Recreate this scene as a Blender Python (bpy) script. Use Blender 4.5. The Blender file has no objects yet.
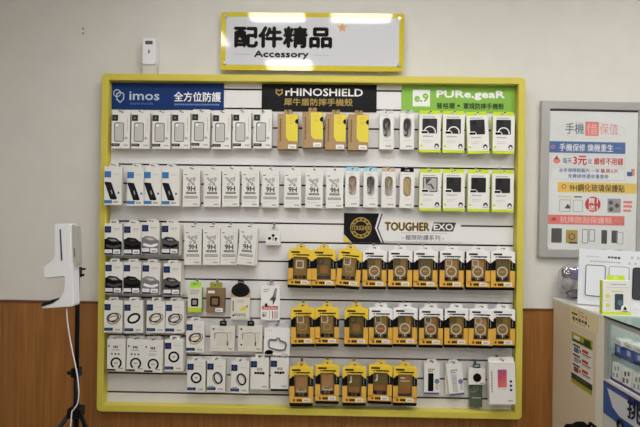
import bpy, bmesh, math, random
from math import pi, sin, cos, radians, hypot
from mathutils import Vector, Matrix
random.seed(7)
SC = bpy.context.scene
COL = SC.collection

# ------------------------------------------------------------------ camera
F = 500.0; D = 2.62; EYE = 1.42
ROLL, YAW, PITCH = 0.01394, -0.01401, 0.00492
def axes():
    cy, sy, cp, sp = cos(YAW), sin(YAW), cos(PITCH), sin(PITCH)
    f = Vector((sy*cp, cy*cp, sp)); r = Vector((cy, -sy, 0)); u = r.cross(f)
    cr, sr = cos(ROLL), sin(ROLL)
    return r*cr + u*sr, u*cr - r*sr, f
RI, UP, FW = axes()
CAM = Vector((0, -D, EYE))
def ray(px, py):
    return FW + RI*((px-320)/F) + UP*((213.5-py)/F)
def P(px, py, y):                 # point of the picture on the plane parallel to the wall at depth y
    d = ray(px, py); return CAM + d*((y+D)/d.y)
def PX(px, py, x):                # point of the picture on a plane square to the wall
    d = ray(px, py); return CAM + d*(x/d.x)
cd = bpy.data.cameras.new('camera'); cam = bpy.data.objects.new('camera', cd); COL.objects.link(cam)
cd.sensor_width = 36; cd.lens = F*36/640; cd.clip_start = .02
M = Matrix((RI, UP, -FW)).transposed().to_4x4(); M.translation = CAM
cam.matrix_world = M; SC.camera = cam

# ------------------------------------------------------------------ materials
def lin(c):
    return tuple(((v/255)/12.92 if v/255 <= .04045 else ((v/255+.055)/1.055)**2.4) for v in c)
MATS = {}
def mat(name, rgb, rough=.5, metal=0, spec=.25, noise=0, nscale=30, bump=0, coat=0):
    if name in MATS: return MATS[name]
    m = bpy.data.materials.new(name); m.use_nodes = True
    nt = m.node_tree; b = nt.nodes['Principled BSDF']; c = lin(rgb)
    b.inputs['Base Color'].default_value = (*c, 1); b.inputs['Roughness'].default_value = rough
    b.inputs['Metallic'].default_value = metal; b.inputs['Specular IOR Level'].default_value = spec
    if coat: b.inputs['Coat Weight'].default_value = coat; b.inputs['Coat Roughness'].default_value = .03
    if noise or bump:
        tc = nt.nodes.new('ShaderNodeTexCoord'); n = nt.nodes.new('ShaderNodeTexNoise')
        n.inputs['Scale'].default_value = nscale; n.inputs['Detail'].default_value = 4
        nt.links.new(tc.outputs['Object'], n.inputs['Vector'])
        if noise:
            r = nt.nodes.new('ShaderNodeValToRGB')
            r.color_ramp.elements[0].position = .3; r.color_ramp.elements[1].position = .7
            r.color_ramp.elements[0].color = (*[v*(1-noise) for v in c], 1); r.color_ramp.elements[1].color = (*[min(1, v*(1+noise)) for v in c], 1)
            nt.links.new(n.outputs['Fac'], r.inputs['Fac']); nt.links.new(r.outputs['Color'], b.inputs['Base Color'])
        if bump:
            bp = nt.nodes.new('ShaderNodeBump'); bp.inputs['Strength'].default_value = bump; bp.inputs['Distance'].default_value = .002
            nt.links.new(n.outputs['Fac'], bp.inputs['Height']); nt.links.new(bp.outputs['Normal'], b.inputs['Normal'])
    MATS[name] = m; return m
def wood(name, c1, c2):
    m = bpy.data.materials.new(name); m.use_nodes = True; nt = m.node_tree; b = nt.nodes['Principled BSDF']
    tc = nt.nodes.new('ShaderNodeTexCoord'); mp = nt.nodes.new('ShaderNodeMapping'); mp.inputs['Scale'].default_value = (24, 24, 1.2)
    n = nt.nodes.new('ShaderNodeTexNoise'); n.inputs['Scale'].default_value = 2.2; n.inputs['Detail'].default_value = 6; n.inputs['Distortion'].default_value = .6
    r = nt.nodes.new('ShaderNodeValToRGB'); r.color_ramp.elements[0].position = .3; r.color_ramp.elements[1].position = .72
    r.color_ramp.elements[0].color = (*lin(c1), 1); r.color_ramp.elements[1].color = (*lin(c2), 1)
    for a, c in ((tc.outputs['Object'], mp.inputs['Vector']), (mp.outputs['Vector'], n.inputs['Vector']), (n.outputs['Fac'], r.inputs['Fac']), (r.outputs['Color'], b.inputs['Base Color'])): nt.links.new(a, c)
    b.inputs['Roughness'].default_value = .45; MATS[name] = m; return m
def clear(name, gloss=.06, tint=(1, 1, 1), rough=.05, body=0, bodycol=(230, 230, 235)):
    m = bpy.data.materials.new(name); m.use_nodes = True; nt = m.node_tree; nt.nodes.clear()
    o = nt.nodes.new('ShaderNodeOutputMaterial'); t = nt.nodes.new('ShaderNodeBsdfTransparent'); t.inputs['Color'].default_value = (*tint, 1)
    g = nt.nodes.new('ShaderNodeBsdfGlossy'); g.inputs['Roughness'].default_value = rough
    mx = nt.nodes.new('ShaderNodeMixShader'); mx.inputs['Fac'].default_value = gloss
    nt.links.new(t.outputs[0], mx.inputs[1]); nt.links.new(g.outputs[0], mx.inputs[2]); last = mx
    if body:
        d = nt.nodes.new('ShaderNodeBsdfDiffuse'); d.inputs['Color'].default_value = (*lin(bodycol), 1)
        m2 = nt.nodes.new('ShaderNodeMixShader'); m2.inputs['Fac'].default_value = body
        nt.links.new(mx.outputs[0], m2.inputs[1]); nt.links.new(d.outputs[0], m2.inputs[2]); last = m2
    nt.links.new(last.outputs[0], o.inputs['Surface']); MATS[name] = m; return m
def emit(name, rgb, s):
    m = bpy.data.materials.new(name); m.use_nodes = True; nt = m.node_tree; b = nt.nodes['Principled BSDF']
    b.inputs['Base Color'].default_value = (.8, .8, .8, 1); b.inputs['Emission Color'].default_value = (*rgb, 1); b.inputs['Emission Strength'].default_value = s
    MATS[name] = m; return m

W = mat('white_card', (228, 227, 224), .45)
W2 = mat('warm_white_card', (222, 218, 208), .5)
GR = mat('grey_print', (150, 150, 150)); LG = mat('light_grey_print', (196, 195, 193)); DG = mat('dark_grey_print', (70, 70, 72))
BK = mat('black_print', (14, 14, 16), .6, spec=.1); BKG = mat('dark_green_print', (32, 42, 38))
BLUE = mat('blue_print', (58, 120, 185)); NAVY = mat('navy_print', (24, 32, 78)); RED = mat('red_print', (196, 40, 48)); PINK = mat('pink_print', (226, 130, 124))
LIME = mat('lime_print', (196, 216, 50)); KRAFT = mat('kraft_card', (170, 142, 102), .7, noise=.06, nscale=60); KRD = mat('kraft_ink_and_shade', (110, 80, 45), .7)
FLAP = mat('yellow_flap', (226, 208, 74), .5)
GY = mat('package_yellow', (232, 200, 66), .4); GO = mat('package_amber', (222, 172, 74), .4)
GC = mat('gold_case', (138, 106, 44), .35); GCD = mat('olive_case', (98, 82, 36), .35); GCB = mat('rose_gold_case', (158, 120, 72), .35); GCO = mat('orange_emblem', (146, 92, 42), .4)
WH = mat('white_print', (236, 236, 236)); SILV = mat('silver_print', (205, 205, 200))
BLKP = mat('black_plastic', (22, 22, 24), .4); CHR = mat('hook_metal', (150, 150, 152), .3, metal=.9)
CHROME = mat('chrome', (200, 200, 205), .15, metal=1)
PVC = mat('white_plastic', (226, 227, 232), .35); GPL = mat('grey_plastic', (170, 168, 160), .4)
FRY = mat('yellow_laminate', (206, 193, 82), .38)
SLAT = mat('white_slat', (226, 225, 226), .4, spec=.3); GROOVE = mat('groove_core', (52, 46, 44), .8)
PANE = clear('clear_window_film', .05)
TABC = clear('clear_hang_tab', .08, body=.25)

# ------------------------------------------------------------------ mesh builder
TXT = {}
def text_mesh(s, bold=0):
    bold = 0
    k = (s, bold)
    if k not in TXT:
        c = bpy.data.curves.new('t', 'FONT'); c.body = s; c.resolution_u = 2; c.offset = bold; c.fill_mode = 'FRONT'
        o = bpy.data.objects.new('t', c); COL.objects.link(o); bpy.context.view_layer.update()
        m = bpy.data.meshes.new_from_object(o.evaluated_get(bpy.context.evaluated_depsgraph_get()))
        vs = [(v.co.x, v.co.y) for v in m.vertices]; fs = [tuple(p.vertices) for p in m.polygons]
        bpy.data.objects.remove(o); bpy.data.curves.remove(c); bpy.data.meshes.remove(m)
        x0 = min(v[0] for v in vs); x1 = max(v[0] for v in vs); z0 = min(v[1] for v in vs); z1 = max(v[1] for v in vs)
        TXT[k] = ([((x-x0)/(x1-x0), (z-z0)/(z1-z0)) for x, z in vs], fs, (x1-x0)/(z1-z0))
    return TXT[k]
def rrect(x0, z0, x1, z1, r, n=4):
    pts = []
    for cx, cz, a in ((x1-r, z0+r, -90), (x1-r, z1-r, 0), (x0+r, z1-r, 90), (x0+r, z0+r, 180)):
        for i in range(n+1):
            t = radians(a+90*i/n); pts.append((cx+r*cos(t), cz+r*sin(t)))
    return pts
def ell(cx, cz, rx, rz, n=24, tilt=0):
    ct, st = cos(tilt), sin(tilt)
    return [(cx+rx*cos(a)*ct-rz*sin(a)*st, cz+rx*cos(a)*st+rz*sin(a)*ct) for a in [2*pi*i/n for i in range(n)]]
class MB:
    """local x right, z up (both in units of s), y depth in metres, negative towards the room"""
    def __init__(s, sc=1.0): s.s = sc; s.v = []; s.f = []; s.mi = []; s.ms = []; s.smooth = []
    def m(s, mt):
        if mt not in s.ms: s.ms.append(mt)
        return s.ms.index(mt)
    def add(s, vs, fs, mt, sm=False):
        b = len(s.v); s.v += vs; k = s.m(mt)
        for f in fs: s.f.append(tuple(i+b for i in f)); s.mi.append(k); s.smooth.append(sm)
    def box(s, x0, x1, z0, z1, y0, y1, mt, side=None, bottom=None, top=None):
        S = s.s; x0, x1 = min(x0, x1)*S, max(x0, x1)*S; z0, z1 = min(z0, z1)*S, max(z0, z1)*S; y0, y1 = min(y0, y1), max(y0, y1)
        v = [(x0, y0, z0), (x1, y0, z0), (x1, y1, z0), (x0, y1, z0), (x0, y0, z1), (x1, y0, z1), (x1, y1, z1), (x0, y1, z1)]
        b = len(s.v); s.v += v
        for f, mm in (((0, 1, 5, 4), mt), ((1, 2, 6, 5), side or mt), ((2, 3, 7, 6), mt), ((3, 0, 4, 7), side or mt), ((4, 5, 6, 7), top or mt), ((3, 2, 1, 0), bottom or mt)):
            s.f.append(tuple(i+b for i in f)); s.mi.append(s.m(mm)); s.smooth.append(False)
    def poly(s, pts, y, mt): s.add([(x*s.s, y, z*s.s) for x, z in pts], [tuple(range(len(pts)))], mt)
    def rect(s, x0, z0, x1, z1, y, mt): s.poly([(x0, z0), (x1, z0), (x1, z1), (x0, z1)], y, mt)
    def band(s, A, B, y, mt):      # flat strip between two outlines of equal point count
        n = len(A); s.add([(x*s.s, y, z*s.s) for x, z in A+B], [(i, (i+1) % n, n+(i+1) % n, n+i) for i in range(n)], mt)
    def ring(s, cx, cz, rx, rz, w, y, mt, n=24, tilt=0): s.band(ell(cx, cz, rx, rz, n, tilt), ell(cx, cz, rx-w, rz-w, n, tilt), y, mt)
    def rring(s, x0, z0, x1, z1, r, w, y, mt): s.band(rrect(x0, z0, x1, z1, r), rrect(x0+w, z0+w, x1-w, z1-w, max(r-w, .01)), y, mt)
    def prism(s, pts, y0, y1, mt, smooth=False):
        n = len(pts); S = s.s
        s.add([(x*S, y0, z*S) for x, z in pts]+[(x*S, y1, z*S) for x, z in pts],
              [tuple(range(n)), tuple(range(2*n-1, n-1, -1))]+[(i, n+i, n+(i+1) % n, (i+1) % n) for i in range(n)], mt)
    def hprism(s, A, B, y0, y1, mt):   # outline A with a hole B, same point count, matched in order
        n = len(A); S = s.s
        v = [(x*S, y, z*S) for y in (y0, y1) for L in (A, B) for x, z in L]; f = []
        for i in range(n):
            j = (i+1) % n
            f += [(i, j, n+j, n+i), (2*n+j, 2*n+i, 3*n+i, 3*n+j), (j, i, 2*n+i, 2*n+j), (n+i, n+j, 3*n+j, 3*n+i)]
        s.add(v, f, mt)
    def text(s, t, x0, z0, x1, z1, y, mt, bold=.01):
        cjk = True; k = bold*(z1-z0)
        vs, fs, _ = text_mesh(t, 0 if cjk else bold)
        if k > .001:
            for i, (dx, dz) in enumerate(((k, 0), (-k, 0), (0, k), (0, -k))):
                s.add([((x0+dx+(x1-x0)*a)*s.s, y+.00004*(i+1), (z0+dz+(z1-z0)*b)*s.s) for a, b in vs], fs, mt)
        s.add([((x0+(x1-x0)*a)*s.s, y, (z0+(z1-z0)*b)*s.s) for a, b in vs], fs, mt)
    def lines(s, x0, x1, z, n, dz, h, y, mt):
        for i in range(n): s.rect(x0, z-i*dz-h, x1-(random.random()*.3*(x1-x0) if i == n-1 else 0), z-i*dz, y, mt)
    def dashes(s, x0, x1, z0, z1, y, mt, n=5, gap=.25):
        w = (x1-x0)/n
        for i in range(n): s.rect(x0+i*w, z0+random.random()*.2*(z1-z0), x0+(i+1-gap)*w, z1, y, mt)
    def tube(s, pts, r, mt, n=8, closed=False):     # pts in metres (x, y, z)
        P_ = [Vector(p) for p in pts]; N = len(P_); rs = r if isinstance(r, (list, tuple)) else [r]*N
        vs = []; fs = []; u = None
        for i, p in enumerate(P_):
            a = P_[(i-1) % N] if (closed or i > 0) else p; b = P_[(i+1) % N] if (closed or i < N-1) else p
            t = (b-a).normalized()
            if u is None: u = t.orthogonal().normalized()
            else: u = (u-t*u.dot(t)); u = u.normalized() if u.length > 1e-6 else t.orthogonal().normalized()
            w = t.cross(u)
            for k in range(n):
                q = p+(u*cos(2*pi*k/n)+w*sin(2*pi*k/n))*rs[i]; vs.append(tuple(q))
        for i in range(N if closed else N-1):
            j = (i+1) % N
            for k in range(n): fs.append((i*n+k, i*n+(k+1) % n, j*n+(k+1) % n, j*n+k))
        if not closed: fs += [tuple(range(n-1, -1, -1)), tuple((N-1)*n+k for k in range(n))]
        s.add(vs, fs, mt, True)
    def sphere(s, c, rx, ry, rz, mt, n=14, mdis=None):
        vs = []; fs = []
        for i in range(n+1):
            th = pi*i/n
            for k in range(2*n):
                ph = pi*k/n; d = Vector((sin(th)*cos(ph), sin(th)*sin(ph), cos(th))); q = mdis(d) if mdis else 1
                vs.append((c[0]+d.x*rx*q, c[1]+d.y*ry*q, c[2]+d.z*rz*q))
        for i in range(n):
            for k in range(2*n): fs.append((i*2*n+k, (i+1)*2*n+k, (i+1)*2*n+(k+1) % (2*n), i*2*n+(k+1) % (2*n)))
        s.add(vs, fs, mt, True)
    def xform(s, Mx): s.v = [tuple(Mx @ Vector(v)) for v in s.v]; return s
    def build(s, name, parent=None, bevel=0):
        me = bpy.data.meshes.new(name); me.from_pydata(s.v, [], s.f)
        for m_ in s.ms: me.materials.append(m_)
        me.polygons.foreach_set('material_index', s.mi); me.polygons.foreach_set('use_smooth', s.smooth)
        bm = bmesh.new(); bm.from_mesh(me); bmesh.ops.remove_doubles(bm, verts=[v for v in bm.verts if any(f.smooth for f in v.link_faces)], dist=1e-6); bm.to_mesh(me); bm.free(); me.update()
        o = bpy.data.objects.new(name, me); COL.objects.link(o)
        if parent: o.parent = parent
        if bevel:
            b = o.modifiers.new('edge', 'BEVEL'); b.width = bevel; b.segments = 2; b.limit_method = 'ANGLE'; b.angle_limit = radians(40)
        return o
def tag(o, label=None, cat=None, group=None, kind=None):
    if label: o['label'] = label
    if cat: o['category'] = cat
    if group: o['group'] = group
    if kind: o['kind'] = kind
    return o
def empty(name, loc=(0, 0, 0), rot=(0, 0, 0)):
    o = bpy.data.objects.new(name, None); COL.objects.link(o); o.location = loc; o.rotation_euler = rot; o.empty_display_size = .05; return o
def copy_tree(o, parent=None):
    c = o.copy(); COL.objects.link(c)
    if parent: c.parent = parent
    for ch in list(o.children): copy_tree(ch, c)
    return c
ORD = ['first', 'second', 'third', 'fourth', 'fifth', 'sixth', 'seventh', 'eighth', 'ninth']
PXM = (D-.07)/F      # metres per picture pixel about where the packages hang

# ------------------------------------------------------------------ the room
RX0, RX1, RY, CEIL = -2.6, 3.0, -5.2, 2.95
WZ = P(88, 301, 0).z
def struct(name, mb, **k): return tag(mb.build(name, **k), kind='structure')
WALL = mat('painted_wall', (214, 212, 207), .75, spec=.2, noise=.025, nscale=9, bump=.12)
WOOD = wood('wood_wainscot', (132, 84, 32), (160, 106, 50))
a = MB(); a.box(RX0-.1, RX1+.1, 0, CEIL, 0, .1, WALL); struct('wall_front', a)
a = MB(); a.box(RX0-.1, RX0, 0, CEIL, RY, 0, WALL); struct('wall_left', a)
a = MB(); a.box(RX1, RX1+.1, 0, CEIL, RY, 0, WALL); struct('wall_right', a)
a = MB(); a.box(RX0-.1, RX1+.1, 0, CEIL, RY-.1, RY, WALL); struct('wall_rear', a)
a = MB(); a.box(RX0-.1, RX1+.1, -.1, 0, RY-.1, .1, mat('floor_tile', (150, 140, 126), .4, noise=.05, nscale=3)); struct('floor', a)
a = MB(); a.box(RX0-.1, RX1+.1, CEIL, CEIL+.1, RY-.1, .1, mat('ceiling_tile', (222, 220, 214), .8, noise=.02)); struct('ceiling', a)
a = MB(); x = RX0
while x < RX1-.01:
    a.box(x+.001, min(x+.9, RX1)-.001, 0, WZ-.012, -.008, 0, WOOD); x += .9
a.box(RX0, RX1, WZ-.012, WZ, -.011, 0, wood('wood_cap', (96, 56, 24), (112, 66, 28)))
struct('trim_1', a)

DIFF = emit('light_diffuser', (1, .985, .955), 20.0)
ALU = mat('light_frame', (225, 225, 225), .4)
def ceiling_light(x, y, w, l, label):
    r = tag(empty('ceiling_light', (x, y, CEIL)), label, 'ceiling light', 'ceiling light panels')
    b = MB(); b.box(-w/2, w/2, -.012, -.004, -l/2, l/2, DIFF); b.build('diffuser', r)
    b = MB(); t = .02
    for q in ((-w/2-t, -w/2, -l/2-t, l/2+t), (w/2, w/2+t, -l/2-t, l/2+t), (-w/2, w/2, -l/2-t, -l/2), (-w/2, w/2, l/2, l/2+t)):
        b.box(q[0], q[1], -.018, 0, q[2], q[3], ALU)
    b.build('frame', r)
for (x, y, w, l, t) in ((-.40, -1.15, .42, .42, 'square white light panel in ceiling near the wall, left of the middle'),
                        (.24, -1.15, .46, .42, 'square white light panel in ceiling near the wall, right of the middle'),
                        (-.40, -2.5, .46, .44, 'white light panel in the ceiling over the shop middle'),
                        (1.25, -2.3, .6, .6, 'added fill light panel in the ceiling beside the counter'),  # extra panel out of view, added as fill light
                        (1.7, -1.2, .6, .5, 'added fill light panel in the ceiling above the framed poster'),  # unseen panel added to brighten the right side of the wall
                        (-1.04, -1.74, .30, .36, 'white light panel in the ceiling left of the shop middle'),
                        (.6, -4.0, 1.2, .6, 'long added fill light panel in the ceiling at the rear of the shop')):  # added behind the camera for fill
    ceiling_light(x, y, w, l, t)

# ------------------------------------------------------------------ display panel
FD = .065
X0, X1, Z0, Z1 = -1.1703, 1.0025, EYE-1.0199, EYE+.7197
FWD = .0355
SY = -.02     # slat faces
GZ = [P(327, 90.4+19.08*k, SY).z for k in range(17)]
root = tag(empty('slatwall_display', ((X0+X1)/2, 0, Z0)), 'large white slatwall panel in a yellow frame hanging on the wall', 'display panel')
def rel(o, r=root):
    o.matrix_parent_inverse = Matrix.Translation(-r.location); return o
a = MB(); A = rrect(X0, Z0, X1, Z1, .022, 4); B = rrect(X0+FWD, Z0+FWD, X1-FWD, Z1-FWD, .0008, 4)
a.hprism(A, B, -FD, -.002, FRY); rel(a.build('frame', root, bevel=.004))
a = MB(); a.box(X0+FWD, X1-FWD, Z0+FWD, Z1-FWD, -.006, -.002, GROOVE); rel(a.build('back_board', root))
a = MB(); top = Z1-FWD; g = .0042
for z in GZ+[None]:
    lo = Z0+FWD if z is None else z+g
    hi = top
    if hi-lo > .002: a.box(X0+FWD+.001, X1-FWD-.001, lo, hi, SY, -.006, SLAT, None, GROOVE, GROOVE)
    top = (z or 0)-g
rel(tag(a.build('slat_board', root), 'white horizontal slats'))

# ------------------------------------------------------------------ banners on the panel
BY = SY-.004
def board(name, x0, y0, x1, y1, mt, label, cat='banner', th=.004, yy=None):
    """flat board given by its picture corners; returns root and a builder whose unit is one picture pixel, origin at top left"""
    yb = SY-.0005 if yy is None else yy
    tl = P(x0, y0, yb); br = P(x1, y1, yb)
    s = (D+yb)/F
    r = tag(empty(name, (tl.x, yb, tl.z)), label, cat)
    w = (br.x-tl.x)/s; h = (tl.z-br.z)/s
    if mt:
        clip = max(0, (tl.z-(Z1-FWD-.001))/s); wr = min(w, (X1-FWD-.001-tl.x)/s)
        b = MB(s); b.box(0, wr, -h, -clip, -th, 0, mt); b.build('board', r)
    return r, s, w, h, -th-.0006
# blue
bl = mat('blue_banner', (26, 54, 112), .5, spec=.15); lb = mat('pale_blue_ink', (190, 205, 225)); mb_ = mat('mid_blue_ink', (110, 135, 180))
r, s, w, h, y = board('brand_banner', 112.3, 82.8, 223.8, 110.5, bl, 'dark blue banner with white lettering and linked shield logo')
b = MB(s)
b.ring(5.4, -10.6, 3.9, 3.9, .9, y, lb)
sh = [(4.6, -11), (8.4, -8.6), (12.6, -11), (12.6, -16.4), (8.7, -20.6), (4.8, -17)]
sh2 = [(5.7, -11.7), (8.5, -9.8), (11.6, -11.6), (11.6, -16), (8.7, -19.3), (5.8, -16.4)]
b.band(sh, sh2, y-.0003, lb); b.build('logo', r)
b = MB(s); b.text('Guard the Life', 18.5, -21.8, 42, -19.6, y, mb_, .0); b.text('imos', 18, -17.2, 48, -8.8, y, lb, .025); b.build('lettering', r); b = MB(s); b.text('全方位防護', 63, -18.2, 110, -8.6, y, WH, .02)
b.dashes(63.5, 109, -22.2, -20.4, y, mb_, 22, .2)
b.build('slogan', r)
# black
bkb = mat('black_banner', (22, 22, 25), .55, spec=.15); gold = mat('gold_ink', (172, 146, 76))
r, s, w, h, y = board('brand_banner', 262, 82.8, 376.4, 112.5, bkb, 'black banner with white lettering and gold shield logo')
b = MB(s)
A = [(14, -5.8), (17.5, -7.4), (21, -5.8), (21, -10.5), (17.5, -13.4), (14, -10.5)]; B = [(15.2, -7.4), (17.5, -8.5), (19.8, -7.4), (19.8, -10), (17.5, -11.8), (15.2, -10)]
b.band(A, B, y, gold); b.build('logo', r)
b = MB(s); b.text('rHINOSHIELD', 24, -12.8, 101, -5.4, y, WH, .03); b.text('犀牛盾防摔手機殼', 22.5, -22.6, 91, -15.4, y, gold, .02); b.build('lettering', r)
# green
grb = mat('green_banner', (132, 184, 72), .4); dkg = mat('dark_green_ink', (44, 62, 36))
r, s, w, h, y = board('brand_banner', 401.7, 83.8, 514.6, 113, grb, 'bright green banner with white lettering and square logo')
b = MB(s); b.rect(11, -22.6, 28.2, -6, y, WH); b.text('e.9', 13, -17.8, 26.2, -9.8, y-.0003, grb, .06); b.build('logo', r)
b = MB(s); b.text('PURe.geaR', 35, -15.4, 102, -6.6, y, WH, .05); b.text('普格爾', 35, -24.6, 53, -18.8, y, dkg, .03); b.text('軍規防摔手機殼', 61.5, -24.8, 101.5, -18.8, y, dkg, .03); b.rect(55.5, -22.6, 58, -20.6, y, dkg)
b.build('lettering', r)
# black and white
r, s, w, h, y = board('brand_banner', 344, 213, 460.5, 242.4, mat('white_banner', (226, 226, 228), .4), 'white banner with black end, round gold emblem and black gold lettering')
b = MB(s); b.prism([(0, 0), (35, 0), (31, -14.6), (37.5, -29.2), (8, -29.2), (0, -21)], y-.0004, y+.0005, bkb); b.prism([(0, -22), (0, -29.2), (7, -29.2)], y-.0004, y+.0005, GY)
b.poly([(37.4, 0), (38.6, 0), (34.2, -14.6), (40.2, -29.2), (39, -29.2), (32.8, -14.6)], y, bkb); b.build('end_panel', r)
b = MB(s); yy = y-.0009; c = (17, -14.6)
b.ring(*c, 10.6, 10.6, 1.4, yy, gold, 36); b.ring(*c, 7.6, 7.6, 1, yy, gold, 30)
for k in range(12):
    t = 2*pi*k/12; p = lambda rr, tt: (c[0]+rr*cos(tt), c[1]+rr*sin(tt))
    b.poly([p(7.3, t-.2), p(9.7, t), p(7.3, t+.2)], yy, gold)
b.rect(7.4, -17.6, 26.6, -11.8, yy-.0003, bkb); b.text('TOUGHER', 7.8, -17, 26.2, -12.4, yy-.0006, gold, .03)
b.build('emblem', r)
b = MB(s); olive = mat('olive_ink', (86, 72, 20))
b.text('TOUGHER', 41, -16.8, 85, -8.6, y, gold, .075); b.text('TOUGHER', 41.3, -16.5, 84.7, -8.9, y-.0004, olive, .03)
b.text('- 極限防護系列 -', 58, -26, 99.5, -20.8, y, DG, .01)
b.poly([(87, -17), (89.4, -8), (111.5, -8), (108.6, -17)], y, DG)
b.text('EXO', 89.4, -15.6, 108.4, -9.4, y-.0004, WH, .03)
b.rect(57, -19.1, 103, -18.7, y, GR); b.build('lettering', r)

# ------------------------------------------------------------------ packages
def euro_tab(root, w, h, z, y, mt, name='hang_tab', hw=4.6, hh=1.7, s=PXM, chamfer=.8):
    """hang tab with a real slot, standing on z; its slot centre is at z + h - 1.9"""
    x0, x1 = -w/2, w/2; hz = z+h-2.0
    A = [(x0, z), (0, z), (x1, z), (x1, z+h-chamfer), (x1-chamfer, z+h), (0, z+h), (x0+chamfer, z+h), (x0, z+h-chamfer)]
    B = [(-hw/2, hz-hh/2), (0, hz-hh/2), (hw/2, hz-hh/2), (hw/2, hz+hh*.2), (hw*.2, hz+hh*.3), (0, hz+hh/2), (-hw*.2, hz+hh*.3), (-hw/2, hz+hh*.2)]
    b = MB(s); b.hprism(A, B, y-.0012, y, mt)
    b.build(name, root)
    return hz
GROUPS = {}
def hook(x, z, yf, label, group='hooks on the slatwall'):
    zg = min(GZ, key=lambda q: abs(q-z))
    r = tag(empty('display_hook', (x, SY, zg)), label, 'hook', group)
    dz = z-zg
    b = MB(); b.box(-.006, .006, min(-.012, dz-.004), max(.006, dz+.004), -.0025, -.0003, CHR); b.box(-.005, .005, -.003, .003, -.0003, .012, CHR); b.build('plate', r)
    L = yf-.014-SY
    b = MB(); b.tube([(0, -.002, dz), (0, L*.5, dz), (0, L+.004, dz), (0, L, dz+.003)], .0016, CHR, 6); b.build('prong', r)
    b = MB(); b.prism(ell(0, dz+.001, .0048, .0026, 10), L-.004, L-.001, BLKP); b.build('tip', r)
    return r
class Item: pass
def new_item(name, t, hz, behind_wh=None, cartoncol=None):
    """an unplaced package: root, depth t, slot height hz in px"""
    it = Item(); it.root = empty(name); it.t = t; it.hz = hz; it.used = False; it.b = behind_wh; it.bm = cartoncol; it.bo = None
    return it
def place(it, cx, ybot, yf, label, cat, group, tilt=0, behind=0, blabel=None, dohook=True, scale=None):
    """set package so that its front's bottom centre shows at (cx, ybot) with the front at depth yf"""
    r = it.root if not it.used else copy_tree(it.root); it.used = True
    q = P(cx, ybot, yf); r.location = (q.x, yf+it.t, q.z); r.rotation_euler = (0, radians(tilt), 0)
    tag(r, label, cat, group)
    hzm = it.hz*PXM; th = radians(tilt); hx = q.x+hzm*sin(th); hz = q.z+hzm*cos(th)
    n = 0
    while n < behind and yf+it.t*(n+2)+.001*(n+1) < SY-.003:
        n += 1
        if it.bo is None:
            w, h, tw, tz, thh, mt = it.b; b = MB(PXM); b.box(-w/2, w/2, 0, h, -it.t, 0, mt)
            it.bo = b.build('product_box'); o = it.bo; hb = euro_tab(o, tw, thh, tz, -it.t*.5, mt)
        else: o = copy_tree(it.bo)
        o.location = (q.x+hx*0, yf+it.t*(n+1)+.001*n, q.z-.0); o.rotation_euler = (0, th*.25 if abs(tilt) > 2 else th, 0)
        if abs(tilt) > 2: o.location.x = hx-hzm*sin(th*.25); o.location.z = hz-hzm*cos(th*.25)
        tag(o, '%s spare box behind the %s' % (ORD[n-1], label), cat, 'spare boxes behind the '+group)
    if dohook: hook(hx, hz, yf-0, 'metal hook holding the '+label)
    return r
def rowlabels(n, fmt, nums=None):
    out = []
    for i in range(n):
        o = 'leftmost' if i == 0 else ('rightmost' if i == n-1 else ORD[i]+' from left')
        out.append(fmt % o)
    return out

# --- white phone case boxes, top row
def phone_case_box():
    w, h, t = 18.4, 37.6, .018
    it = new_item('phone_case_box', t, h+1.6-2.0, (w, h-1, 10, h-1, 3.2, W2)); r = it.root
    b = MB(PXM); b.box(-w/2, w/2, 0, h-2.2, -t, 0, W, W2); y = -t-.0004; X = -w/2; Z = h-2.2
    b.rect(X+.3, Z-7.6, X+6.4, Z-1.4, y, BKG); b.text('A', X+2.3, Z-5.8, X+4.3, Z-3.2, y-.0003, GR)
    b.poly(rrect(X+2.6, 6.8, X+12.6, 26.2, 1.8), y, LG); b.rring(X+2.6, 6.8, X+12.6, 26.2, 1.8, .7, y-.0003, DG)
    b.poly(ell(X+5.4, 23.4, 1.9, 1.9, 12), y-.0004, WH); b.ring(X+5.4, 23.4, 2, 2, .35, y-.0006, GR, 14)
    b.dashes(X+13, X+16.6, 9.6, 11.2, y, GR, 3); b.rect(X+14.2, 9, X+15, 12.2, y-.0002, GR)
    b.rect(X+15.4, 17, X+16.2, 31, y, LG)
    b.rect(X+.2, 2.2, X+8.4, 5, y, BKG); b.dashes(X+1.4, X+7, 3.2, 4.1, y-.0003, GR, 4); b.dashes(X+12.4, X+17, 2.4, 4, y, GR, 4)
    b.build('carton', r); euro_tab(r, w-.6, 4, h-2.4, -t*.55, W)
    return it
it = phone_case_box(); it.hz = h_ = 37.6-2.4+4-2.0
L = rowlabels(8, 'outlined phone case box, %s in top row')
for i, (cx, yb, tl) in enumerate(((120.4, 148.4, 0), (140.2, 148.6, 0), (161, 148.8, 0), (180.6, 148.6, 0), (200.2, 148, .6), (221.4, 149, 0), (241.8, 148.4, -.4), (262.4, 148.4, 0))):
    place(it, cx, yb, -.064 if i % 2 else -.061, L[i], 'phone case box', 'white phone case boxes in the top row', tl, 1)

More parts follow.
